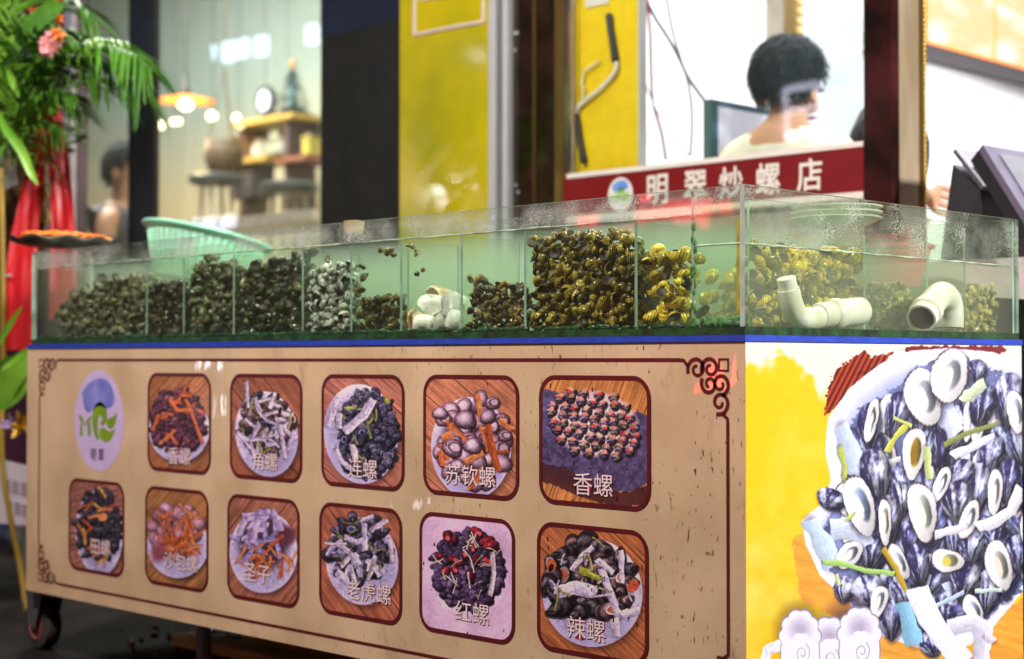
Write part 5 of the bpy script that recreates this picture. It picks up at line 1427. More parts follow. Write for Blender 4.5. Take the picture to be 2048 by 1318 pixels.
sc_ = slab('bezel', [A, B, C_, D_], .016, [M('bezel_lilac', (.13, .115, .18), .35)], ts)
n2 = (B-A).cross(D_-A).normalized(); n2 = n2 if n2.dot(CAM_P-A) > 0 else -n2
I = lambda u, v: A+(B-A)*u+(D_-A)*v+n2*.0012
mb = MB(); mb.prism([I(.10, .14), I(.94, .14), I(.94, .92), I(.10, .92)], n2*.0008); mb.build('display', M('pale_display', (.19, .19, .22), .3, var=.2, scale=12), sc_)
slab('back_shell', [p-n2*.0165 for p in (A, B, C_, D_)], .03, mat_pos, ts)
mb = MB(); m_ = (A+B+C_+D_)/4-n2*.047
mb.ring_loft([[Vector((m_.x+dx, m_.y+dy, z)) for dx, dy in ((-.05, -.03), (.05, -.03), (.05, .03), (-.05, .03))] for z in (.9405, m_.z)]); mb.build('foot', mat_pos, ts)

# ------------------------------------------------------------------ cafe behind the big window
cafe = empty('cafe_room', (-7, 2.8, 0), 'cafe interior with a two tone wall behind the big window', 'room')
def cafe_wall():
    m, nt, N, L, P, O = new_mat('two_tone_wall')
    tc = N.new('ShaderNodeTexCoord'); sp = N.new('ShaderNodeSeparateXYZ'); L.new(tc.outputs['Object'], sp.inputs[0])
    n = N.new('ShaderNodeTexNoise'); n.inputs['Scale'].default_value = .9; n.inputs['Detail'].default_value = 3; L.new(tc.outputs['Object'], n.inputs['Vector'])
    ad = N.new('ShaderNodeMath'); ad.operation = 'MULTIPLY_ADD'; ad.inputs[1].default_value = .9; L.new(n.outputs[0], ad.inputs[0]); L.new(sp.outputs[2], ad.inputs[2])
    r = N.new('ShaderNodeMapRange'); r.inputs[1].default_value = 2.2; r.inputs[2].default_value = 2.95; L.new(ad.outputs[0], r.inputs[0])
    mx = N.new('ShaderNodeMixRGB'); mx.inputs[1].default_value = (.56, .46, .27, 1); mx.inputs[2].default_value = (.33, .41, .37, 1)
    L.new(r.outputs[0], mx.inputs[0]); L.new(mx.outputs[0], P.inputs['Base Color']); P.inputs['Roughness'].default_value = .7
    return m
YB = 4.2
bx('back_wall', -13, -2.72, YB, YB+.1, .13, 3.7, cafe_wall(), cafe)
bx('side_wall', -2.7, -2.62, Y0+.13, YB, .13, 3.7, M('cafe_side', (.55, .50, .36), .7), cafe)
bx('ceiling', -13, -2.72, Y0+.1, YB, 3.701, 3.8, M('cafe_ceiling', (.5, .5, .45), .7), cafe)
g_cafe = glass('cafe_glass', (.95, .97, .95), .03, (.62, .66, .58), .055, .02)
win = empty('shop_window', (-3.4, Y0, 0), 'big cafe window with slim black frame', 'window')
xw0, xw1 = X(146, Y0), X(640, Y0)
xp0, xp1 = X(260, Y0), X(311, Y0)
mb = MB(); mb.box((xw0, Y0+.02, .6), (xp0, Y0+.03, 2.95)); mb.build('pane', [g_cafe], win)
mb = MB(); mb.box((xp1, Y0+.02, .6), (xa-.002, Y0+.03, 2.95)); mb.build('pane', [g_cafe], win)
bm2 = M('black_gloss', (.006, .006, .008), .25, var=.2)
bx('mullion', xp0, xp1, Y0-.012, Y0+.018, .11, 2.95, bm2, win, .004)
bx('mullion_rib', xp0+.012, xp0+.020, Y0-.018, Y0-.0125, .11, 2.95, M('dark_rib', (.05, .045, .05), .2, .6), win, .001)
bx('low_wall', xw0, xa-.002, Y0+.002, Y0+.10, .11, .598, M('low_wall_grey', (.20, .18, .16), .5), win)
bx('sill', xw0, xa-.002, Y0-.02, Y0+.12, .599, .62, M('pale_sill', (.6, .58, .5), .4), win)
xj = X(129, Y0)
tag(bx('window_post', xj, xw0-.001, Y0-.008, Y0+.012, .11, 2.95, M('white_alu', (.62, .62, .72), .35, .3)), 'slim white aluminium post at the outer edge of the cafe window', 'post')
tag(bx('maroon_hoarding', xj-1.6, xj-.002, Y0+.02, Y0+.1, .11, 2.95, M('dark_maroon_cloth', (.035, .006, .022), .6, var=.6, scale=3, col2=(.10, .02, .07))), 'dark maroon hoarding behind the flower stand', 'hoarding')
# pendant lamp
lc = atd(371, 203, 9.0)
pl = empty('pendant_lamp', lc, 'orange disc pendant lamp with glowing bulb hanging in the cafe', 'lamp')
mb = MB(); mb.tube([lc+Vector((0, 0, .1)), Vector((lc.x, lc.y, 3.699))], .007, 6); mb.build('cord', M('lamp_cord', (.05, .05, .05), .5), pl); mb = MB(); mb.lathe(lc, [(0, .15), (.012, .148), (.022, .06), (.03, .041), (0, .0405)], 16); mb.build('socket', M('lamp_socket', (.03, .03, .03), .5), pl, True)
mb = MB(); mb.lathe(lc, [(.01, .038), (.04, .034), (.172, .004), (.172, 0), (.05, .022), (.0, .026)], 40); mb.build('lamp_shade', M('orange_shade', (.75, .25, .03), .5, emit=.75, ecol=(1, .36, .04)), pl, True)
mb = MB(); mb.ball(lc+Vector((0, 0, -.014)), .042, (1, 1, .75)); mb.build('bulb', M('bulb_glow', (1, .8, .5), .4, emit=9, ecol=(1, .80, .46)), pl, True)
lamp('pendant_glow', 'POINT', lc+Vector((0, 0, -.12)), 14, (1, .74, .4), .05)
bulb_m = M('globe_glow', (1, .9, .6), .4, emit=5, ecol=(1, .86, .52))
for i, (px, py, s, lab) in enumerate(((322, 251, .022, 'first one right of the black mullion'), (347, 244, .018, 'left one of the pair under the pendant lamp'), (357, 243, .018, 'right one of the pair under the pendant lamp'), (424, 232, .028, 'brightest one just right of the pendant lamp'), (473, 236, .022, 'upper one of the two right of the brightest'), (482, 250, .020, 'lower one of the two right of the brightest'), (530, 217, .022, 'below the round wall clock'), (575, 262, .018, 'under the top shelf board'), (428, 290, .018, 'lowest one, left of the shelf'))):
    p = atd(px, py, 9.4)
    g = empty('globe_lamp', p, 'small warm globe bulb in the cafe, '+lab, 'lamp', 'small globe bulbs in the cafe')
    mb = MB(); mb.ball(p, s, (1, 1, 1), 12, 8); mb.build('globe', bulb_m, g, True)
    mb = MB(); mb.tube([p+Vector((0, 0, s*.9)), Vector((p.x, p.y, 3.699))], .002, 5); mb.build('wire', mat_cab, g)
# shelf unit against the far wall, with its goods
ysf = 3.7
def fx(px): return X(px, ysf)
def fz(px, py): return Z(px, py, ysf)
mat_shelf = M('dark_wood', (.10, .065, .035), .5, var=.3, scale=5)
mat_oak = M('honey_wood', (.42, .28, .06), .5, var=.2)
sh = empty('shelf_unit', (fx(560), ysf, 0), 'dark wooden shelf unit with honey coloured boards at the cafe wall', 'shelf')
zu, zm = fz(560, 240), fz(560, 315)
bx('board', fx(500), fx(622), ysf-.14, ysf+.14, zu-.03, zu, mat_oak, sh)
bx('board', fx(470), fx(570), ysf-.14, ysf+.14, zm-.03, zm, mat_oak, sh)
bx('board', fx(588), fx(650), ysf-.14, ysf+.14, zm-.06, zm-.03, M('red_wood', (.20, .07, .04), .5), sh)
bx('upright', fx(596), fx(604), ysf-.1, ysf+.1, .13, zu-.031, M('upright_purple', (.06, .035, .045), .5), sh)
bx('upright', fx(505), fx(510), ysf-.1, ysf+.1, .13, zu-.031, mat_shelf, sh)
bx('back_panel', fx(532), fx(612), ysf+.09, ysf+.13, zm+.002, zu-.031, M('shelf_back', (.10, .10, .075), .5, var=.4, scale=4), sh)
def small(name, px0, px1, py0, py1, col, lab, cat, y=ysf-.02, dep=.16, shape='box', zrest=None):
    x0, x1 = X(px0, y), X(px1, y); z1 = Z(px0, py0, y); z0 = zrest if zrest is not None else Z(px0, py1, y)
    m = M(name+'_paint', col, .5, var=.25, scale=8)
    e = empty(name, ((x0+x1)/2, y, z0), lab, cat)
    if shape == 'box':
        bx('carton', x0, x1, y-dep/2, y+dep/2, z0+.001, z1-.012, m, e, .008); bx('lid', x0-.004, x1+.004, y-dep/2-.004, y+dep/2+.004, z1-.0118, z1, m, e, .003)
    else:
        r = (x1-x0)/2; h = z1-z0; mb = MB()
        mb.lathe(((x0+x1)/2, y, z0+.001), [(0, 0), (r*.9, 0), (r, h*.08), (r, h*.6), (r*.45, h*.78), (r*.4, h*.95), (r*.48, h), (0, h)], 20); mb.build('jar_body', m, e, True, sharp=40)
    return e
small('storage_box', 484, 506, 276, 315, (.20, .11, .05), 'brown box on the lower shelf board in the cafe', 'box', zrest=zm)
small('ceramic_jar', 508, 524, 280, 315, (.68, .58, .48), 'pale ceramic jar on the lower shelf board', 'jar', shape='jar', zrest=zm)
small('grey_case', 540, 588, 285, 315, (.22, .24, .20), 'grey case on the lower shelf board in the cafe', 'case', zrest=zm)
small('white_canister', 612, 622, 268, 318, (.62, .62, .58), 'white canister beside the purple shelf upright', 'canister', shape='jar', zrest=zm-.03)
small('yellow_tin', 624, 640, 276, 318, (.42, .36, .06), 'yellow tin at the end of the red shelf board', 'tin', zrest=zm-.03)
small('dark_crate', 480, 528, 320, 350, (.06, .05, .055), 'dark crate hanging under the lower shelf board', 'crate', zrest=zm-.031-.20)
# round clock above the shelf, small cone tree on it
cc = at(529, 201, 1, ysf-.05)
ck2 = empty('wall_clock', cc, 'round clock with dark rim standing above the shelf', 'clock')
mb = MB(); mb.lathe(cc, [(.0, 0), (.062, 0), (.085, -.005), (.085, .03), (.0, .03)], 32, (0, 1, 0)); mb.build('rim', M('clock_rim', (.06, .07, .09), .4), ck2, True, sharp=40)
mb = MB(); mb.lathe(cc+Vector((0, -.0065, 0)), [(0, 0), (.062, .0)], 32, (0, 1, 0)); mb.build('dial', M('clock_dial', (.55, .62, .75), .4, emit=.35, ecol=(.7, .8, 1)), ck2)
bx('stem', cc.x-.008, cc.x+.008, cc.y, cc.y+.02, zu, cc.z-.08, mat_shelf, ck2)
tc2 = at(585, 228, 1, ysf); ct = empty('ornament_tree', (tc2.x, ysf, zu), 'small blue green cone tree ornament on a dark base on the shelf', 'ornament')
mb = MB(); mb.lathe((tc2.x, ysf, zu), [(0, 0), (.115, 0), (.12, .02), (.07, .045), (.06, .06), (0, .06)], 24); mb.build('base', M('base_dark', (.02, .025, .03), .5), ct, True, sharp=40)
mb = MB(); rn2 = random.Random(4)
for k in range(260):
    t = rn2.random(); a = rn2.uniform(0, 6.28); r = .085*(1-t)**.8; z = zu+.06+t*.22
    p = Vector((tc2.x+r*math.cos(a), ysf+r*math.sin(a), z)); o = Vector((math.cos(a), math.sin(a), -.3))*.03
    w_ = Vector((-math.sin(a), math.cos(a), 0))*.012
    mb.poly([p-o*.4-w_, p-o*.4+w_, p+o])
mb.lathe((tc2.x, ysf, zu+.06), [(.012, 0), (.03, .01), (.004, .22), (0, .24)], 10)
mb.build('foliage', M('tree_teal', (.06, .16, .20), .6, var=.4, scale=20, col2=(.16, .32, .36)), ct, fixn=False)
mb = MB(); mb.ball((tc2.x, ysf, zu+.31), .022, (1, 1, 1.6), 10, 8); mb.build('finial', M('finial_tan', (.42, .28, .12), .5), ct, True)
# stools and table pieces in the cafe, blurred far behind
mat_stleg = M('stool_leg_beige', (.34, .31, .24), .5)
def stool(px, py, depth, lab, seat=(.03, .035, .035)):
    c = atd(px, py, depth)
    e = empty('bar_stool', (c.x, c.y, .13), lab, 'stool', 'bar stools in the cafe')
    mb = MB(); mb.lathe((c.x, c.y, c.z-.03), [(0, 0), (.13, 0), (.15, .012), (.15, .04), (.12, .055), (0, .058)], 24); mb.build('seat', M('stool_seat', seat, .5), e, True, sharp=40)
    for k in range(4):
        a = k*math.pi/2+.6; mb = MB(); mb.tube([(c.x+.08*math.cos(a), c.y+.08*math.sin(a), c.z-.031), (c.x+.19*math.cos(a), c.y+.19*math.sin(a), .132)], .012, 8); mb.build('leg', mat_stleg, e)
    mb = MB(); mb.tube([(c.x+.15*math.cos(a), c.y+.15*math.sin(a), .5) for a in np.linspace(0, 6.283, 25)], .008, 6); mb.build('foot_ring', mat_steel, e)
    return e
stool(433, 358, 8.6, 'dark bar stool below the woven hanging basket')
stool(578, 375, 8.0, 'dark bar stool close to the purple shelf upright')
ca = empty('wicker_armchair', atd(525, 420, 8.3), 'big olive brown wicker armchair in the middle of the cafe', 'armchair')
c = atd(525, 420, 8.3); mat_wick = M('wicker', (.26, .22, .10), .7, var=.3, scale=40, bump=.4)
ca.location = (c.x, c.y, .13)
mb = MB(); rings = []
for z, r in ((.135, .22), (.5, .34), (.9, .42), (1.25, .38), (1.5, .22)):
    rings.append([(c.x+r*math.cos(a), c.y+.25+.30*math.sin(a)*r/.4, z) for a in np.linspace(0, 2*math.pi, 28, endpoint=False)])
mb.ring_loft(rings); mb.build('backrest', mat_wick, ca, True)
mb = MB(); mb.box((c.x-.30, c.y-.30, .42), (c.x+.30, c.y+.05, .55), .03); mb.build('seat', M('cushion', (.45, .42, .32), .8), ca)
for s in (-1, 1): mb = MB(); mb.tube(bez([(c.x+s*.34, c.y+.2, .9), (c.x+s*.37, c.y-.1, .78), (c.x+s*.34, c.y-.3, .70), (c.x+s*.32, c.y-.3, .135)], 6), .03, 8); mb.build('arm', mat_wick, ca, True)
wcx = atd(448, 318, 8.9)
wb = empty('hanging_basket', wcx, 'brown woven hanging basket left of the shelf', 'basket')
mb = MB(); mb.lathe(wcx, [(0, -.10), (.07, -.10), (.11, 0), (.10, .10), (.085, .10), (.09, 0), (.06, -.08), (0, -.08)], 24); mb.build('bowl_wall', M('woven_brown', (.075, .045, .02), .7, var=.4, scale=40, bump=.4), wb, True)
mb = MB()
for k in range(3): a = k*2.1; mb.tube([wcx+Vector((.09*math.cos(a), .09*math.sin(a), .1)), wcx+Vector((0, 0, .5)), Vector((wcx.x, wcx.y, 3.699))], .004, 5)
mb.build('rope', mat_shelf, wb)
t0_ = at(480, 447, 1, 2.2)
tb = empty('cafe_table', (t0_.x, 2.2, .13), 'long pale cafe counter seen through the bottom of the window', 'table')
bx('tabletop', X(430, 2.2), X(700, 2.2), 2.0, 2.5, t0_.z-.04, t0_.z, M('pale_top', (.60, .58, .50), .4), tb)
for px in (445, 680): bx('leg', X(px, 2.2)-.03, X(px, 2.2)+.03, 2.2, 2.26, .131, t0_.z-.041, mat_shelf, tb)
# lit signs across the street: seen only as reflections in the window, the booth glass, the tank and the banner; the white banner strokes are added
def mirrored(px, py, ax, v, dist):
    p = at(px, py, ax, v); d = (p-CAM_P).normalized(); d[ax] = -d[ax]
    return p+d*dist
def neon(name, rects, ax, v, dist, mat, lab, cat='sign', thick=.02, back=True):
    """glowing strokes on a dark board; each stroke is a px segment of the reflection"""
    pts = []; segs = []
    for (x0, y0, x1, y1, w) in rects:
        a, b = mirrored(x0, y0, ax, v, dist), mirrored(x1, y1, ax, v, dist); segs.append((a, b, w*.55)); pts += [a, b]
    c = sum(pts, Vector())/len(pts)
    e = empty(name, c, lab, cat)
    mb = MB()
    for a, b, w in segs: mb.tube([a, b], w, 6)
    mb.build('glowing_strokes', mat, e)
    if back:
        d = (c-at(rects[0][0], rects[0][1], ax, v)).normalized()
        u = Vector((-d.y, d.x, 0)).normalized(); zs_ = [p.z for p in pts]; us = [(p-c).dot(u) for p in pts]
        mb = MB(); k = d*.12
        q = [c+u*(min(us)-.15)+Vector((0, 0, min(zs_)-.15-c.z)), c+u*(max(us)+.15)+Vector((0, 0, min(zs_)-.15-c.z)), c+u*(max(us)+.15)+Vector((0, 0, max(zs_)+.15-c.z)), c+u*(min(us)-.15)+Vector((0, 0, max(zs_)+.15-c.z))]
        mb.prism([p+k for p in q], d*.06); mb.build('sign_back', mat_black, e)
        mb = MB(); b_ = c+k+d*.03
        for s in (min(us), max(us)):
            f_ = b_+u*s; mb.tube([Vector((f_.x, f_.y, 0)), Vector((f_.x, f_.y, min(zs_)))], .03, 8)
        mb.build('sign_posts', mat_steel, e)
    return e
def glyph_block(x0, y0, x1, y1, w):
    sl = (y1-y0)*.0
    r = []
    for t in (.0, .5, 1): r.append((x0, y0+(y1-y0)*t, x1, y0+(y1-y0)*t-(x1-x0)*.22, w))
    for t in (.08, .5, .92): r.append((x0+(x1-x0)*t, y0-(x1-x0)*.22*t, x0+(x1-x0)*t, y1-(x1-x0)*.22*t, w))
    return r
blue_em = M('blue_white_neon', (.5, .7, 1), .4, emit=16, ecol=(.55, .75, 1))
neon('neon_sign', glyph_block(382, 102, 402, 135, .030)+glyph_block(410, 98, 430, 128, .030)+glyph_block(447, 90, 468, 122, .030)+glyph_block(476, 84, 496, 114, .030)+glyph_block(512, 78, 534, 110, .030)+glyph_block(614, 56, 634, 86, .030), 1, Y0+.02, 5.0, blue_em, 'blue white lit sign across the street reflected in the cafe window')
neon('shop_lights', glyph_block(366, 445, 392, 462, .028)+glyph_block(404, 442, 430, 458, .028)+glyph_block(440, 438, 470, 456, .028), 1, Y0+.02, 5.4, M('white_neon', (.8, .85, 1), .4, emit=10, ecol=(.8, .86, 1)), 'low white lit sign across the street reflected at the foot of the cafe window')
neon('box_sign', [(1570, 180, 1638, 168, .045), (1570, 225, 1638, 214, .040), (1574, 276, 1636, 262, .045), (1570, 180, 1574, 276, .04), (1638, 168, 1636, 262, .04)], 1, Y0, 6.0, M('lilac_neon', (.8, .8, 1), .4, emit=8, ecol=(.80, .80, 1)), 'lilac lit box sign across the street reflected on the booth glass')
neon('street_bulbs', [(878, 394, 906, 376, .035), (950, 380, 952, 376, .03), (955, 112, 957, 110, .02)], 1, Y0-.010, 5.2, M('street_bulb', (1, 1, .9), .4, emit=240, ecol=(1, .97, .85)), 'bright white lamps across the street mirrored in the yellow wall', 'lamp', back=False)
neon('banner_glints', [(236, 766, 246, 792, .05), (272, 768, 284, 735, .035), (421, 722, 424, 738, .035), (849, 1006, 852, 1018, .022), (205, 735, 215, 770, .02), (430, 790, 426, 830, .02)], 1, 0, 3.0, M('banner_glint_glow', (.9, .9, 1), .4, emit=26, ecol=(.86, .86, 1)), 'unseen white strokes added to throw glints on the glossy banner', 'banner_glints')  # added glowing strokes, unseen except for their glints on the banner
red_em = M('red_led', (1, .05, .08), .4, emit=11, ecol=(1, .035, .06))
neon('led_sign', [(1155, 443, 1195, 440, .05), (1275, 432, 1335, 424, .06), (1335, 418, 1425, 412, .07), (1345, 434, 1415, 428, .05), (1440, 415, 1462, 412, .06), (1400, 448, 1415, 446, .045), (1280, 398, 1300, 392, .05)], 1, 0, 4.6, red_em, 'red running light sign across the street reflected in the tank glass', 'led sign')
neon('red_lamp_sign', [(1420, 728, 1428, 770, .060), (1436, 724, 1450, 730, .05), (1404, 764, 1404, 776, .05)], 1, 0, 2.6, M('red_signal', (1, .04, .05), .4, emit=42, ecol=(1, .04, .05)), 'small red signal lamp facing the cart', 'signal lamp')

# ------------------------------------------------------------------ people
def skin_mesh(name, nodes, edges, mat, parent, root=0, sub=2):
    bm = bmesh.new(); lay = bm.verts.layers.skin.verify(); vs = []
    for i, (p, r) in enumerate(nodes):
        v = bm.verts.new(p); r = r if isinstance(r, tuple) else (r, r)
        v[lay].radius = r; v[lay].use_root = (i == root); vs.append(v)
    for a, b in edges: bm.edges.new((vs[a], vs[b]))
    me = bpy.data.meshes.new(name); bm.to_mesh(me); bm.free()
    tmp = bpy.data.objects.new(name+'_tmp', me); COL.objects.link(tmp)
    s = tmp.modifiers.new('skin', 'SKIN'); s.use_smooth_shade = True
    u = tmp.modifiers.new('sub', 'SUBSURF'); u.levels = sub; u.render_levels = sub
    dg = bpy.context.evaluated_depsgraph_get()
    out = bpy.data.meshes.new_from_object(tmp.evaluated_get(dg)); out.name = name
    bpy.data.objects.remove(tmp); bpy.data.meshes.remove(me)
    out.materials.clear()
    return link(name, out, mat, parent, True)
mat_skin = M('skin', (.52, .29, .17), .5, var=.06, scale=10)
mat_hair = M('black_hair', (.003, .012, .016), .8, var=.5, scale=60, bump=.5, bscale=90, spec=.3)
def person(feet, head, fwd, label, shirt, trousers=(.03, .035, .05), hair_w=1.0, arms=None, hair_tall=1.0, hands=None, slim=1.0, head_fwd=None, neck=.14, ears=True, fuzz=1.0):
    """standing figure; head = centre of the skull; arms: per side (elbow, wrist)"""
    feet = Vector(feet); head = Vector(head); f = Vector(fwd).normalized(); f.z = 0; f.normalize()
    r = Vector((f.y, -f.x, 0)); up = Vector((0, 0, 1))
    e = empty('person', feet, label, 'person')
    H = head.z-feet.z
    base = Vector((head.x, head.y, feet.z))-f*.03
    q = lambda x, y, z: base+r*x+f*y+up*z
    hf = Vector(head_fwd).normalized() if head_fwd else f
    hf.z = 0; hf.normalize(); hr = Vector((hf.y, -hf.x, 0))
    qh = lambda x, y, z: base+f*.02+hr*x+hf*(y-.02)+up*z
    sl = lambda a, b: (a*slim, b*slim)
    nz = H-neck                       # base of the neck
    N = [(q(0, 0, H*.56), sl(.125, .10)), (q(0, .0, H*.68), sl(.115, .09)), (q(0, .01, H*.80), sl(.14, .10)), (q(0, 0, nz-.06), sl(.10, .075)), (q(0, .01, nz+.015), .050), (qh(0, .03, H-.035), .055),
         (qh(0, .025, H+.015), (.076, .085)), (qh(0, .085, H-.01), (.052, .060)), (qh(0, .095, H-.065), (.036, .034)), (qh(0, .135, H-.022), (.010, .014))]
    E = [(0, 1), (1, 2), (2, 3), (3, 4), (4, 5), (5, 6), (6, 7), (7, 8), (7, 9)]
    top = []
    for s in (-1, 1):
        i = len(N)
        el, wr = (arms or {}).get(s, (None, None))
        el = el or q(s*.25, .02, H*.68); wr = wr or q(s*.23, .16, H*.56)
        sh = q(s*.165*(.5+.5*slim), 0, nz-.075)
        N += [(sh, .060), (sh*.5+el*.5, .048), (el, .041), (el*.5+wr*.5, .036), (wr, .027)]
        E += [(3, i), (i, i+1), (i+1, i+2), (i+2, i+3), (i+3, i+4)]
        top.append((sh, el, wr))
        d = (wr-el).normalized(); side = d.cross(up).normalized()
        if hands and s in hands:
            fd, sd = hands[s]       # finger direction and palm spread direction
            fd = Vector(fd).normalized(); sd = Vector(sd).normalized(); nn = fd.cross(sd)
        else: fd, sd = d, side; nn = fd.cross(sd)
        pm = len(N); N += [(wr+fd*.035, (.030, .018)), (wr+fd*.075, (.034, .016))]; E += [(i+4, pm), (pm, pm+1)]
        for k, (o, L_) in enumerate(((-.030, .070), (-.010, .080), (.010, .076), (.029, .060))):
            j = len(N); b0 = wr+fd*.082+sd*o
            N += [(b0, .0098), (b0+fd*L_*.45-nn*.008, .0088), (b0+fd*L_*.78-nn*.024, .0080), (b0+fd*L_*.95-nn*.040, .0070)]
            E += [(pm+1, j), (j, j+1), (j+1, j+2), (j+2, j+3)]
        j = len(N); N += [(wr+fd*.03-sd*.034, .011), (wr+fd*.062-sd*.056-nn*.01, .0095), (wr+fd*.088-sd*.060-nn*.02, .008)]; E += [(pm, j), (j, j+1), (j+1, j+2)]
    for s in (-1, 1):
        i = len(N); N += [(q(s*.095, 0, H*.50), .085), (q(s*.10, .02, H*.29), .058), (q(s*.10, 0, H*.07), .040), (q(s*.10, .06, .045), (.04, .035)), (q(s*.10, .15, .032), (.036, .026))]
        E += [(0, i), (i, i+1), (i+1, i+2), (i+2, i+3), (i+3, i+4)]
    body = skin_mesh('body', N, E, mat_skin, e)
    # shirt and trousers
    S_ = [(q(0, 0, H*.54), sl(.145, .118)), (q(0, .0, H*.68), sl(.138, .112)), (q(0, .01, H*.80), sl(.162, .122)), (q(0, 0, nz-.055), sl(.125, .095)), (q(0, .005, nz-.005), (.066, .062))]
    SE = [(0, 1), (1, 2), (2, 3), (3, 4)]
    for sh, el, wr in top:
        i = len(S_); S_ += [(sh, .077), (sh*.5+el*.5, .064), (el, .054), (el*.6+wr*.4, .048)]; SE += [(3, i), (i, i+1), (i+1, i+2), (i+2, i+3)]
    skin_mesh('shirt', S_, SE, M('shirt_cloth', shirt, .85, var=.08, scale=30, bump=.3, bscale=25), e)
    Tn = [(q(0, 0, H*.55), (.138, .112))]; TE = []
    for s in (-1, 1):
        i = len(Tn); Tn += [(q(s*.095, 0, H*.49), .100), (q(s*.10, .02, H*.29), .075), (q(s*.10, 0, H*.06), .062)]; TE += [(0, i), (i, i+1), (i+1, i+2)]
    skin_mesh('trousers', Tn, TE, M('trouser_cloth', trousers, .85), e)
    # hair: a cap of soft tufts over crown, back and sides
    bm = bmesh.new(); bmesh.ops.create_icosphere(bm, subdivisions=4, radius=1)
    kill = []
    for v in bm.verts:
        n = v.co.copy()
        w = 1+fuzz*(.10*mnoise.noise(n*4)+.06*mnoise.noise(n*9))
        v.co = Vector((n.x*.088*hair_w*w, n.y*.104*hair_w*w-.002, n.z*.112*hair_tall*w+.03))
        if (n.y > .30 and n.z < .34) or n.z < -.62 or (n.y > .05 and n.z < -.15): kill.append(v)
    bmesh.ops.delete(bm, geom=kill, context='VERTS')
    for v in bm.verts: v.co = qh(v.co.x, v.co.y+.02, H+v.co.z)
    bm.normal_update(); rn = random.Random(int(H*1000)); src = [(v.co.copy(), v.normal.copy()) for v in bm.verts]
    for k in range(1500):
        p, n = rn.choice(src); dn = Vector((rn.gauss(0, .35), rn.gauss(0, .35), -1+rn.gauss(0, .35)))+hf*rn.gauss(.1, .3)
        t = (dn-n*dn.dot(n)).normalized(); w_ = n.cross(t)*rn.uniform(.0012, .0028); L_ = rn.uniform(.018, .042); p = p+n*.001
        a = [bm.verts.new(q_) for q_ in (p-w_*.6, p+w_*.6, p+t*L_*.6+w_+n*.002, p+t*L_*.6-w_+n*.002, p+t*L_+n*rn.uniform(-.003, .003))]
        bm.faces.new((a[0], a[1], a[2], a[3])); bm.faces.new((a[3], a[2], a[4]))
    me = bpy.data.meshes.new('hair'); bm.to_mesh(me); bm.free(); link('hair', me, mat_hair, e, True)
    for s in (-1, 1) if ears else ():
        mb = MB(); mb.ball(qh(s*.082, .012, H-.012), .03, (.35, .6, 1), 10, 8, Matrix((hr, hf, up)).transposed()); mb.build('ear', mat_skin, e, True)
        mb = MB(); mb.ball(qh(s*.031, .118, H+.004), .012, (1.2, .8, .7), 10, 8, Matrix((hr, hf, up)).transposed()); mb.build('eye', M('eye_dark', (.05, .04, .04), .2), e, True)
    mb = MB(); mb.tube([qh(-.022, .124, H-.068), qh(0, .130, H-.066), qh(.022, .124, H-.068)], [.003, .006, .003], 6); mb.build('mouth', M('lips', (.40, .16, .13), .5), e, True)
    return e
fl = .131
h = atd(1582, 178, 4.25)
person((h.x, h.y, fl), h, CAM_R*.72+Vector((CAM_D.x, CAM_D.y, 0))*.70, 'person with black hair in a cream shirt turned away behind the booth glass', (.72, .74, .58), hair_w=1.13, hair_tall=1.02, neck=.105, fuzz=.35)
# second person: hidden by the corner post but for a dark shoulder and a hand on the counter
h2 = atd(1794, 118, 4.25); h2.z = .72+4.25*(720-105)/F_PX
f2 = CAM_R*.75-Vector((CAM_D.x, CAM_D.y, 0))*.1
wr_ = atd(1812, 376, 3.90); el_ = atd(1762, 345, 4.18)
rr2 = Vector((f2.normalized().y, -f2.normalized().x, 0))
person((h2.x, h2.y, fl), h2, f2, 'person in dark clothes behind the corner post with one hand beside the console', (.022, .022, .035), hair_w=.85, slim=.72, head_fwd=CAM_D, ears=False,
       arms={1: (el_, wr_)}, hands={1: (CAM_R*.86-CAM_U*.26+CAM_D*.12, CAM_R*.22+CAM_U*.92-CAM_D*.10)})
h3 = atd(252, 346, 7.2)
person((h3.x, h3.y, fl), h3, CAM_R*.9-Vector((CAM_D.x, CAM_D.y, 0))*.1, 'person in a grey purple shirt half hidden by the black window mullion', (.085, .075, .10), hair_w=.95)

# ------------------------------------------------------------------ congratulation flower stand at the left
DF = 4.45
fs = empty('flower_stand', (atd(30, 700, DF).x, atd(30, 700, DF).y, 0), 'tall congratulation flower stand with palm fronds and red ribbons beside the tank', 'flower stand')
mat_bam = M('bamboo_gold', (.36, .24, .03), .4, var=.3, scale=8, stretch=(1, 1, .4))
P_ = lambda px, py, d=DF: atd(px, py, d)
g0 = P_(48, 1150); g0.z = .02
mb = MB(); mb.tube(bez([P_(2, 335), P_(5, 520), P_(6, 720), P_(3, 860), P_(8, 960), P_(26, 1060), P_(42, 1140), g0+Vector((.02, 0, 0))], 8), .0085, 10); mb.build('pole', mat_bam, fs, True)
gb = P_(-190, 1150); gb.z = .02
mb = MB(); mb.tube(bez([P_(-70, 330), P_(-80, 700), P_(-120, 950), gb], 8), .0085, 10); mb.build('pole', mat_bam, fs, True)
gc = P_(-60, 1150, DF+.4); gc.z = .02
mb = MB(); mb.tube(bez([P_(-30, 330, DF+.1), P_(-40, 700, DF+.15), gc], 8), .0085, 10); mb.build('pole', mat_bam, fs, True)
mb = MB(); mb.tube([P_(-75, 552), P_(24, 551)], .004, 8); mb.build('cross_wire', mat_steel, fs, True)
mat_leaf = M('palm_leaf', (.025, .10, .008), .42, var=.35, scale=8, col2=(.085, .25, .02))
mat_leaf2 = M('bright_leaf', (.085, .26, .012), .4, var=.3, scale=8, col2=(.21, .44, .04))
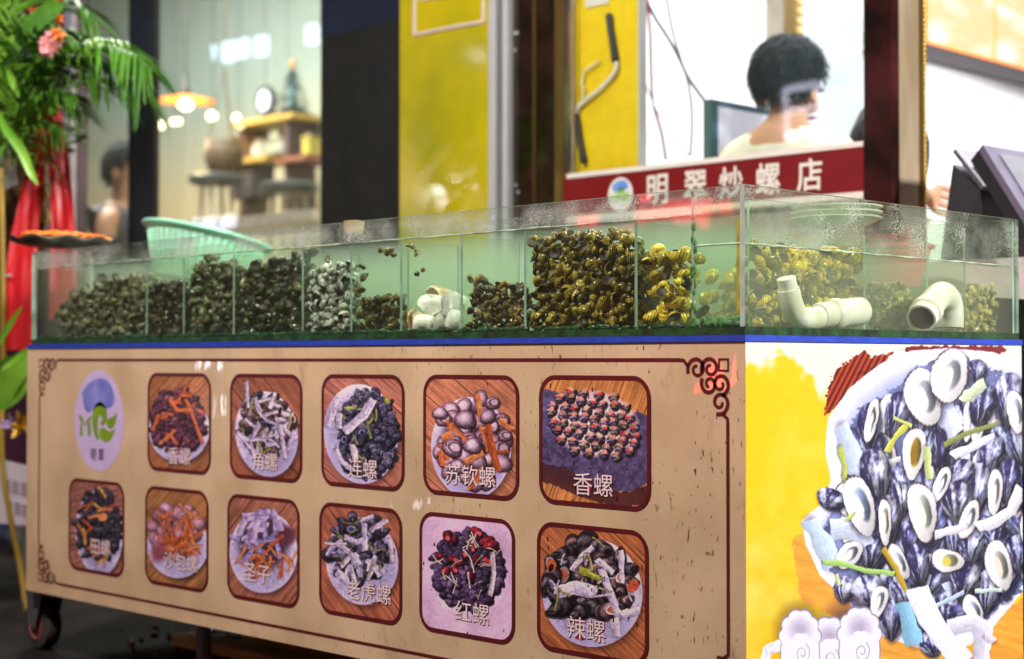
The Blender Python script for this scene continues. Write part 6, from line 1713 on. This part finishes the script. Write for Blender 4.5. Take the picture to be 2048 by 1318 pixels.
def add_leaflet(mb, p, d, L_, w, droop, side):
    """one narrow blade: a folded tapered strip that sags"""
    d = d.normalized(); pr = None; n = 5
    lat = d.cross(side).normalized() if d.cross(side).length > 1e-4 else d.orthogonal()
    for i in range(n+1):
        t = i/n
        c = p+d*L_*t+Vector((0, 0, -droop*t*t*L_))
        ww = w*math.sin(math.pi*min(.97, .12+.85*t))**.8*(1-.25*t)
        a, m_, b = c-lat*ww, c-side*ww*.35, c+lat*ww
        cur = [mb.bm.verts.new(v) for v in (a, m_, b)]
        if pr:
            mb.bm.faces.new((pr[0], pr[1], cur[1], cur[0])); mb.bm.faces.new((pr[1], pr[2], cur[2], cur[1]))
        pr = cur
def frond(pts, L_, n, w, mat, lab=None, droop=.5, fold=.5, rs=0, lean=.75):
    rn = random.Random(rs); path = bez(pts, 12); mb = MB()
    mb.tube(path, [.0032*(1-.75*i/len(path)) for i in range(len(path))], 6)
    m = len(path)
    for k in range(n):
        t = .10+.88*k/(n-1); i = min(m-2, int(t*(m-1)))
        p = path[i]; tg = (path[i+1]-path[i]).normalized()
        sd = tg.cross(Vector((0, 0, 1)))
        sd = sd.normalized() if sd.length > 1e-3 else CAM_R.copy()
        nrm = sd.cross(tg).normalized()
        for s in (-1, 1):
            l = L_*(.45+.75*math.sin(math.pi*(.12+.80*t)))*rn.uniform(.85, 1.1)
            dr = tg*lean+sd*s*.75+nrm*(fold*.4)+Vector((rn.uniform(-.12, .12), rn.uniform(-.12, .12), rn.uniform(-.12, .12)))
            add_leaflet(mb, p, dr, l, w*rn.uniform(.8, 1.15), droop*rn.uniform(.7, 1.3), nrm)
    o = mb.build('palm_frond', mat, fs, True, fixn=False)
    if lab: o['label'] = lab
C0 = lambda d=0: P_(10, 330, DF+d)
frond([P_(30, 225, 4.35), P_(95, 130, 4.25), P_(165, 92, 4.2), P_(230, 92, 4.15), P_(272, 108, 4.1), P_(302, 140, 4.08)], .135, 44, .0058, mat_leaf, 'long arching palm frond reaching over the window', .7, .3, 1)
frond([P_(10, 260, 4.45), P_(50, 120, 4.4), P_(90, 30, 4.4), P_(150, 5, 4.38), P_(195, 45, 4.35)], .16, 24, .006, mat_leaf, None, .6, .3, 2)
frond([P_(20, 300, 4.4), P_(70, 210, 4.35), P_(130, 160, 4.3), P_(175, 150, 4.28), P_(215, 172, 4.25)], .15, 26, .0055, mat_leaf, None, .6, .3, 3)
frond([P_(5, 300, 4.35), P_(40, 180, 4.3), P_(30, 60, 4.3), P_(10, -60, 4.3)], .17, 26, .006, mat_leaf2, None, .3, .3, 4)
frond([P_(0, 310, 4.4), P_(60, 240, 4.33), P_(110, 205, 4.3), P_(160, 215, 4.28)], .13, 24, .0055, mat_leaf2, None, .6, .3, 5)
frond([P_(-10, 320, 4.5), P_(-60, 200, 4.45), P_(-90, 60, 4.4)], .18, 24, .006, mat_leaf, None, .5, .3, 6)
frond([P_(-5, 200, 4.3), P_(-20, 90, 4.25), P_(20, -10, 4.2), P_(60, -60, 4.2)], .2, 26, .0065, mat_leaf2, None, .4, .3, 7)
frond([P_(0, 220, 4.3), P_(25, 130, 4.25), P_(60, 80, 4.22), P_(110, 60, 4.2), P_(140, 75, 4.2)], .16, 26, .006, mat_leaf, None, .5, .3, 8)
frond([P_(0, 330, 4.38), P_(50, 270, 4.3), P_(95, 245, 4.28), P_(130, 262, 4.25)], .11, 22, .005, mat_leaf, None, .7, .3, 9)
frond([P_(28, 240, 4.4), P_(90, 150, 4.32), P_(150, 118, 4.28), P_(210, 122, 4.24), P_(262, 152, 4.2), P_(286, 190, 4.18)], .125, 44, .005, mat_leaf, None, .7, .3, 21)
frond([P_(20, 230, 4.35), P_(80, 150, 4.28), P_(140, 100, 4.24), P_(200, 80, 4.2), P_(250, 84, 4.18)], .12, 40, .005, mat_leaf2, None, .5, .3, 22)
frond([P_(15, 200, 4.4), P_(50, 100, 4.35), P_(95, 60, 4.32), P_(130, 62, 4.3)], .12, 34, .005, mat_leaf, None, .6, .3, 23)
frond([P_(10, 290, 4.3), P_(60, 215, 4.25), P_(110, 185, 4.22), P_(150, 190, 4.2)], .11, 36, .0045, mat_leaf, None, .6, .3, 24)
mb = MB(); rn = random.Random(12)
for k in range(420):
    p = P_(rn.gauss(28, 48), rn.uniform(90, 330), DF+rn.uniform(-.05, .25))
    d = Vector((rn.gauss(0, 1), rn.gauss(0, 1), rn.gauss(.1, .8)))
    add_leaflet(mb, p, d, rn.uniform(.03, .07), rn.uniform(.005, .010), .4, d.orthogonal().normalized())
fo = mb.build('foliage', mat_leaf2, fs, True, fixn=False)
mb = MB()
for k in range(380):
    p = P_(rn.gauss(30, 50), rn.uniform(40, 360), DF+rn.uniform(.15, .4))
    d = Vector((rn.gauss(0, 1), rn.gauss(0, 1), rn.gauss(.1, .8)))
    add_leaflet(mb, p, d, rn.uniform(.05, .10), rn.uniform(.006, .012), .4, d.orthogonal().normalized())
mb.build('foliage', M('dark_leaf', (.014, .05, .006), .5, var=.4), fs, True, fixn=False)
def blade(pts, w, mat, nm='long_leaf'):
    path = bez(pts, 10); mb = MB(); pr = None
    for i, p in enumerate(path):
        t = i/(len(path)-1); ww = w*math.sin(math.pi*min(.98, .06+.93*t))**.7
        tg = (path[min(i+1, len(path)-1)]-path[max(i-1, 0)]).normalized(); lat = tg.cross(CAM_D).normalized()
        cur = [mb.bm.verts.new(v) for v in (p-lat*ww, p+CAM_D*ww*.4, p+lat*ww)]
        if pr: mb.bm.faces.new((pr[0], pr[1], cur[1], cur[0])); mb.bm.faces.new((pr[1], pr[2], cur[2], cur[1]))
        pr = cur
    return mb.build(nm, mat, fs, True, fixn=False)
blade([P_(-12, 210, 4.2), P_(10, 255, 4.15), P_(42, 300, 4.12), P_(62, 345, 4.1), P_(76, 370, 4.1)], .013, mat_leaf2)
blade([P_(14, 140, 4.25), P_(24, 160, 4.22), P_(38, 195, 4.2)], .010, mat_leaf2)
blade([P_(30, 98, 4.2), P_(58, 60, 4.18), P_(100, 22, 4.17), P_(128, 8, 4.17)], .028, mat_leaf)
blade([P_(-8, 815, 4.3), P_(15, 780, 4.27), P_(40, 740, 4.25), P_(70, 690, 4.25)], .045, mat_leaf2, 'broad_leaf')
blade([P_(-10, 760, 4.35), P_(12, 730, 4.32), P_(36, 712, 4.3)], .018, mat_leaf, 'broad_leaf')
blade([P_(-4, 690, 4.2), P_(16, 655, 4.18), P_(44, 612, 4.16)], .008, mat_leaf2)
blade([P_(2, 740, 4.2), P_(22, 725, 4.2), P_(52, 700, 4.2)], .006, mat_leaf2)
def bloom(px, py, d, s, mat, nm, n=26, lab=None):
    c = P_(px, py, d); mb = MB(); rn = random.Random(px*7+py)
    for k in range(n):
        v = Vector((rn.gauss(0, 1), rn.gauss(0, 1), rn.gauss(0, 1))).normalized()
        add_leaflet(mb, c+v*s*.15, v, s*rn.uniform(.6, 1), s*.30, rn.uniform(-.3, .5), v.orthogonal().normalized())
    o = mb.build(nm, mat, fs, True, fixn=False)
    if lab: o['label'] = lab
mat_pinkf = M('pink_petal', (.90, .34, .36), .5, var=.2, scale=20, col2=(.96, .56, .54)); mat_orf = M('orange_petal', (.90, .22, .02), .5, var=.2); mat_lil = M('lilac_petal', (.42, .28, .58), .5, var=.2); mat_yelf = M('yellow_petal', (.85, .52, .02), .5, var=.2)
[bloom(x, y, 4.10, s, mat_pinkf, 'pink_flower', 30) for x, y, s in ((108, 66, .022), (98, 78, .024), (112, 84, .022), (102, 94, .022), (90, 88, .020), (94, 102, .018), (118, 74, .016))]; bloom(118, 66, 4.07, .022, mat_orf, 'orange_flower'); bloom(68, 22, 4.3, .020, mat_orf, 'orange_flower'); bloom(115, 36, 4.28, .018, mat_orf, 'orange_flower'); bloom(121, 102, 4.26, .015, mat_orf, 'orange_flower'); bloom(36, 102, 4.3, .034, mat_lil, 'lilac_flower'); bloom(116, 3, 4.3, .018, mat_orf, 'orange_flower')
bloom(40, 850, 4.35, .040, mat_yelf, 'yellow_flower', 30); bloom(22, 848, 4.33, .030, mat_lil, 'lilac_flower', 24)
# red ribbons
mat_red = M('red_satin', (.42, .006, .010), .38, var=.12, scale=6, stretch=(3, 3, 1), bump=.25, bscale=9)
mat_dred = M('dark_red_satin', (.12, .006, .018), .45, var=.4, scale=8)
def sash(rows, mat, nm='ribbon', lab=None, th=.0015, ripple=.006):
    """draped cloth: rows of (left px, right px, y px, depth)"""
    nrow = 30; ncol = 10; ys = np.linspace(0, len(rows)-1, nrow); mb = MB(); g = []
    for i, t in enumerate(ys):
        k = min(len(rows)-2, int(t)); u = t-k; a, b = rows[k], rows[k+1]
        L0, R0, Yp, D_ = [a[j]*(1-u)+b[j]*u for j in range(4)]
        g.append([P_(L0+(R0-L0)*c/(ncol-1), Yp, D_+ripple*math.sin(c*.7+t*1.4)+ripple*.5*math.sin(c*1.7-t*1.9)+ripple*.3*math.sin(c*2.6+t*5)) for c in range(ncol)])
    V = [[mb.bm.verts.new(p) for p in row] for row in g]; V2 = [[mb.bm.verts.new(p+CAM_D*th) for p in row] for row in g]
    for i in range(nrow-1):
        for c in range(ncol-1):
            mb.bm.faces.new((V[i][c], V[i+1][c], V[i+1][c+1], V[i][c+1])); mb.bm.faces.new((V2[i][c], V2[i][c+1], V2[i+1][c+1], V2[i+1][c]))
    o = mb.build(nm, mat, fs, True, fixn=False)
    if lab: o['label'] = lab
sash([(94, 122, 212, 4.5), (92, 128, 260, 4.49), (98, 138, 320, 4.47), (101, 146, 400, 4.46), (100, 152, 500, 4.45), (98, 156, 640, 4.44)], mat_red, lab='right hand red ribbon tail')
sash([(66, 88, 236, 4.5), (66, 93, 280, 4.5), (54, 87, 330, 4.49), (38, 81, 400, 4.48), (22, 76, 470, 4.47), (8, 74, 560, 4.46), (8, 66, 700, 4.45)], mat_red, lab='left hand red ribbon tail')
sash([(76, 108, 240, 4.55), (74, 108, 330, 4.55), (70, 108, 470, 4.54), (60, 100, 640, 4.53)], M('ribbon_shadow_brown', (.07, .022, .006), .4, var=.4), lab='dark lettered band between the ribbons, its shade put into the colour')  # red ribbon in shadow: the shade is put into its brown colour
# gold lettering on the dark band: only smeared strokes can be made out
mb = MB()
for (x0, y0, x1, y1, w) in ((84, 345, 96, 348, 3), (90, 336, 88, 372, 3), (82, 366, 97, 372, 2.5), (84, 386, 98, 392, 3), (92, 380, 86, 412, 3), (80, 410, 84, 444, 5), (84, 444, 94, 446, 5), (96, 420, 97, 440, 3)):
    mb.tube([P_(x0, y0, 4.528), P_(x1, y1, 4.526)], w*.0011, 5)
mb.build('gold_stroke', M('gold_foil', (.60, .40, .02), .35, .4), fs)
sash([(-30, 30, 330, 4.62), (-30, 52, 420, 4.62), (-30, 30, 520, 4.62), (-30, 20, 560, 4.62)], mat_dred, lab='dark crimson cloth behind the pole', ripple=.02)
mb = MB(); mb.lathe(P_(88, 235, 4.5), [(0, -.02), (.016, -.012), (.02, 0), (.016, .012), (0, .02)], 14); mb.build('ribbon_knot', mat_red, fs, True)
mb = MB(); c = P_(-12, 372, 4.62); mb.lathe(c+Vector((0, 0, -.10)), [(0, 0), (.06, 0), (.10, .05), (.14, .16), (.13, .17), (.09, .06), (0, .03)], 24); mb.build('flower_basket', M('basket_weave', (.10, .06, .02), .6, var=.4, scale=40), fs, True)
# clear wrap over the basket
mb = MB(); mb.poly([P_(-10, 300, 4.3), P_(24, 285, 4.3), P_(36, 368, 4.3), P_(4, 352, 4.3)]); mb.poly([P_(-10, 352, 4.3), P_(4, 352, 4.3), P_(36, 368, 4.3), P_(10, 380, 4.3)])
mb.build('clear_wrap', [glass('cellophane', (.85, .90, .84), .22, (.6, .66, .6), .08, .12)], fs, fixn=False)
# white notice leaning behind the stand and the clutter at its foot
a, b, c_, d_ = P_(-60, 905, 4.75), P_(62, 935, 4.75), P_(58, 1052, 4.75), P_(-60, 1040, 4.75)
nb = empty('notice_board', (a+b+c_+d_)/4, 'white notice board low behind the flower stand with two lines of print', 'notice')
mb = MB(); mb.prism([a, b, c_, d_], CAM_D*.012); mb.build('board', M('notice_white', (.50, .46, .50), .5, var=.08), nb)
mb = MB()
Q = lambda u, v: a+(b-a)*u+(d_-a)*v-CAM_D*.0015
for (v0, v1, us, ) in ((.26, .46, (.56, .70, .84)), (.58, .74, (.60, .74, .87))):
    for u in us:
        for k in range(3): mb.prism([Q(u, v0+k*.07), Q(u+.09, v0+k*.07), Q(u+.09, v0+k*.07+.025), Q(u, v0+k*.07+.025)], -CAM_D*.0006)
        for k in (0, .07): mb.prism([Q(u+k, v0-.002), Q(u+k+.02, v0-.002), Q(u+k+.02, v1), Q(u+k, v1)], -CAM_D*.0004)
mb.build('print', M('faded_print', (.12, .07, .10), .6), nb, fixn=False)
mb = MB()
for s in (.1, .9):
    p = d_+(c_-d_)*s+CAM_D*.006; mb.tube([p, Vector((p.x, p.y, .0))], .008, 6)
mb.build('leg', mat_steel, nb)
b0 = P_(18, 1112, 5.0)
bg = empty('plastic_bag', (b0.x, b0.y, .11), 'crumpled blue and white plastic bag on the step behind the flower stand', 'bag')
bm = bmesh.new(); bmesh.ops.create_icosphere(bm, subdivisions=4, radius=1)
for v in bm.verts:
    n = v.co.normalized(); k = 1+.25*mnoise.noise(n*2.3)+.16*abs(mnoise.noise(n*5))
    v.co = Vector((b0.x+n.x*.12*k, b0.y+n.y*.10*k, max(.112, .185+n.z*.09*k)))
me = bpy.data.meshes.new('crumpled_body'); bm.to_mesh(me); bm.free()
link('crumpled_body', me, M('bag_plastic', (.10, .14, .42), .3, col2=(.62, .64, .70), scale=6), bg, True)
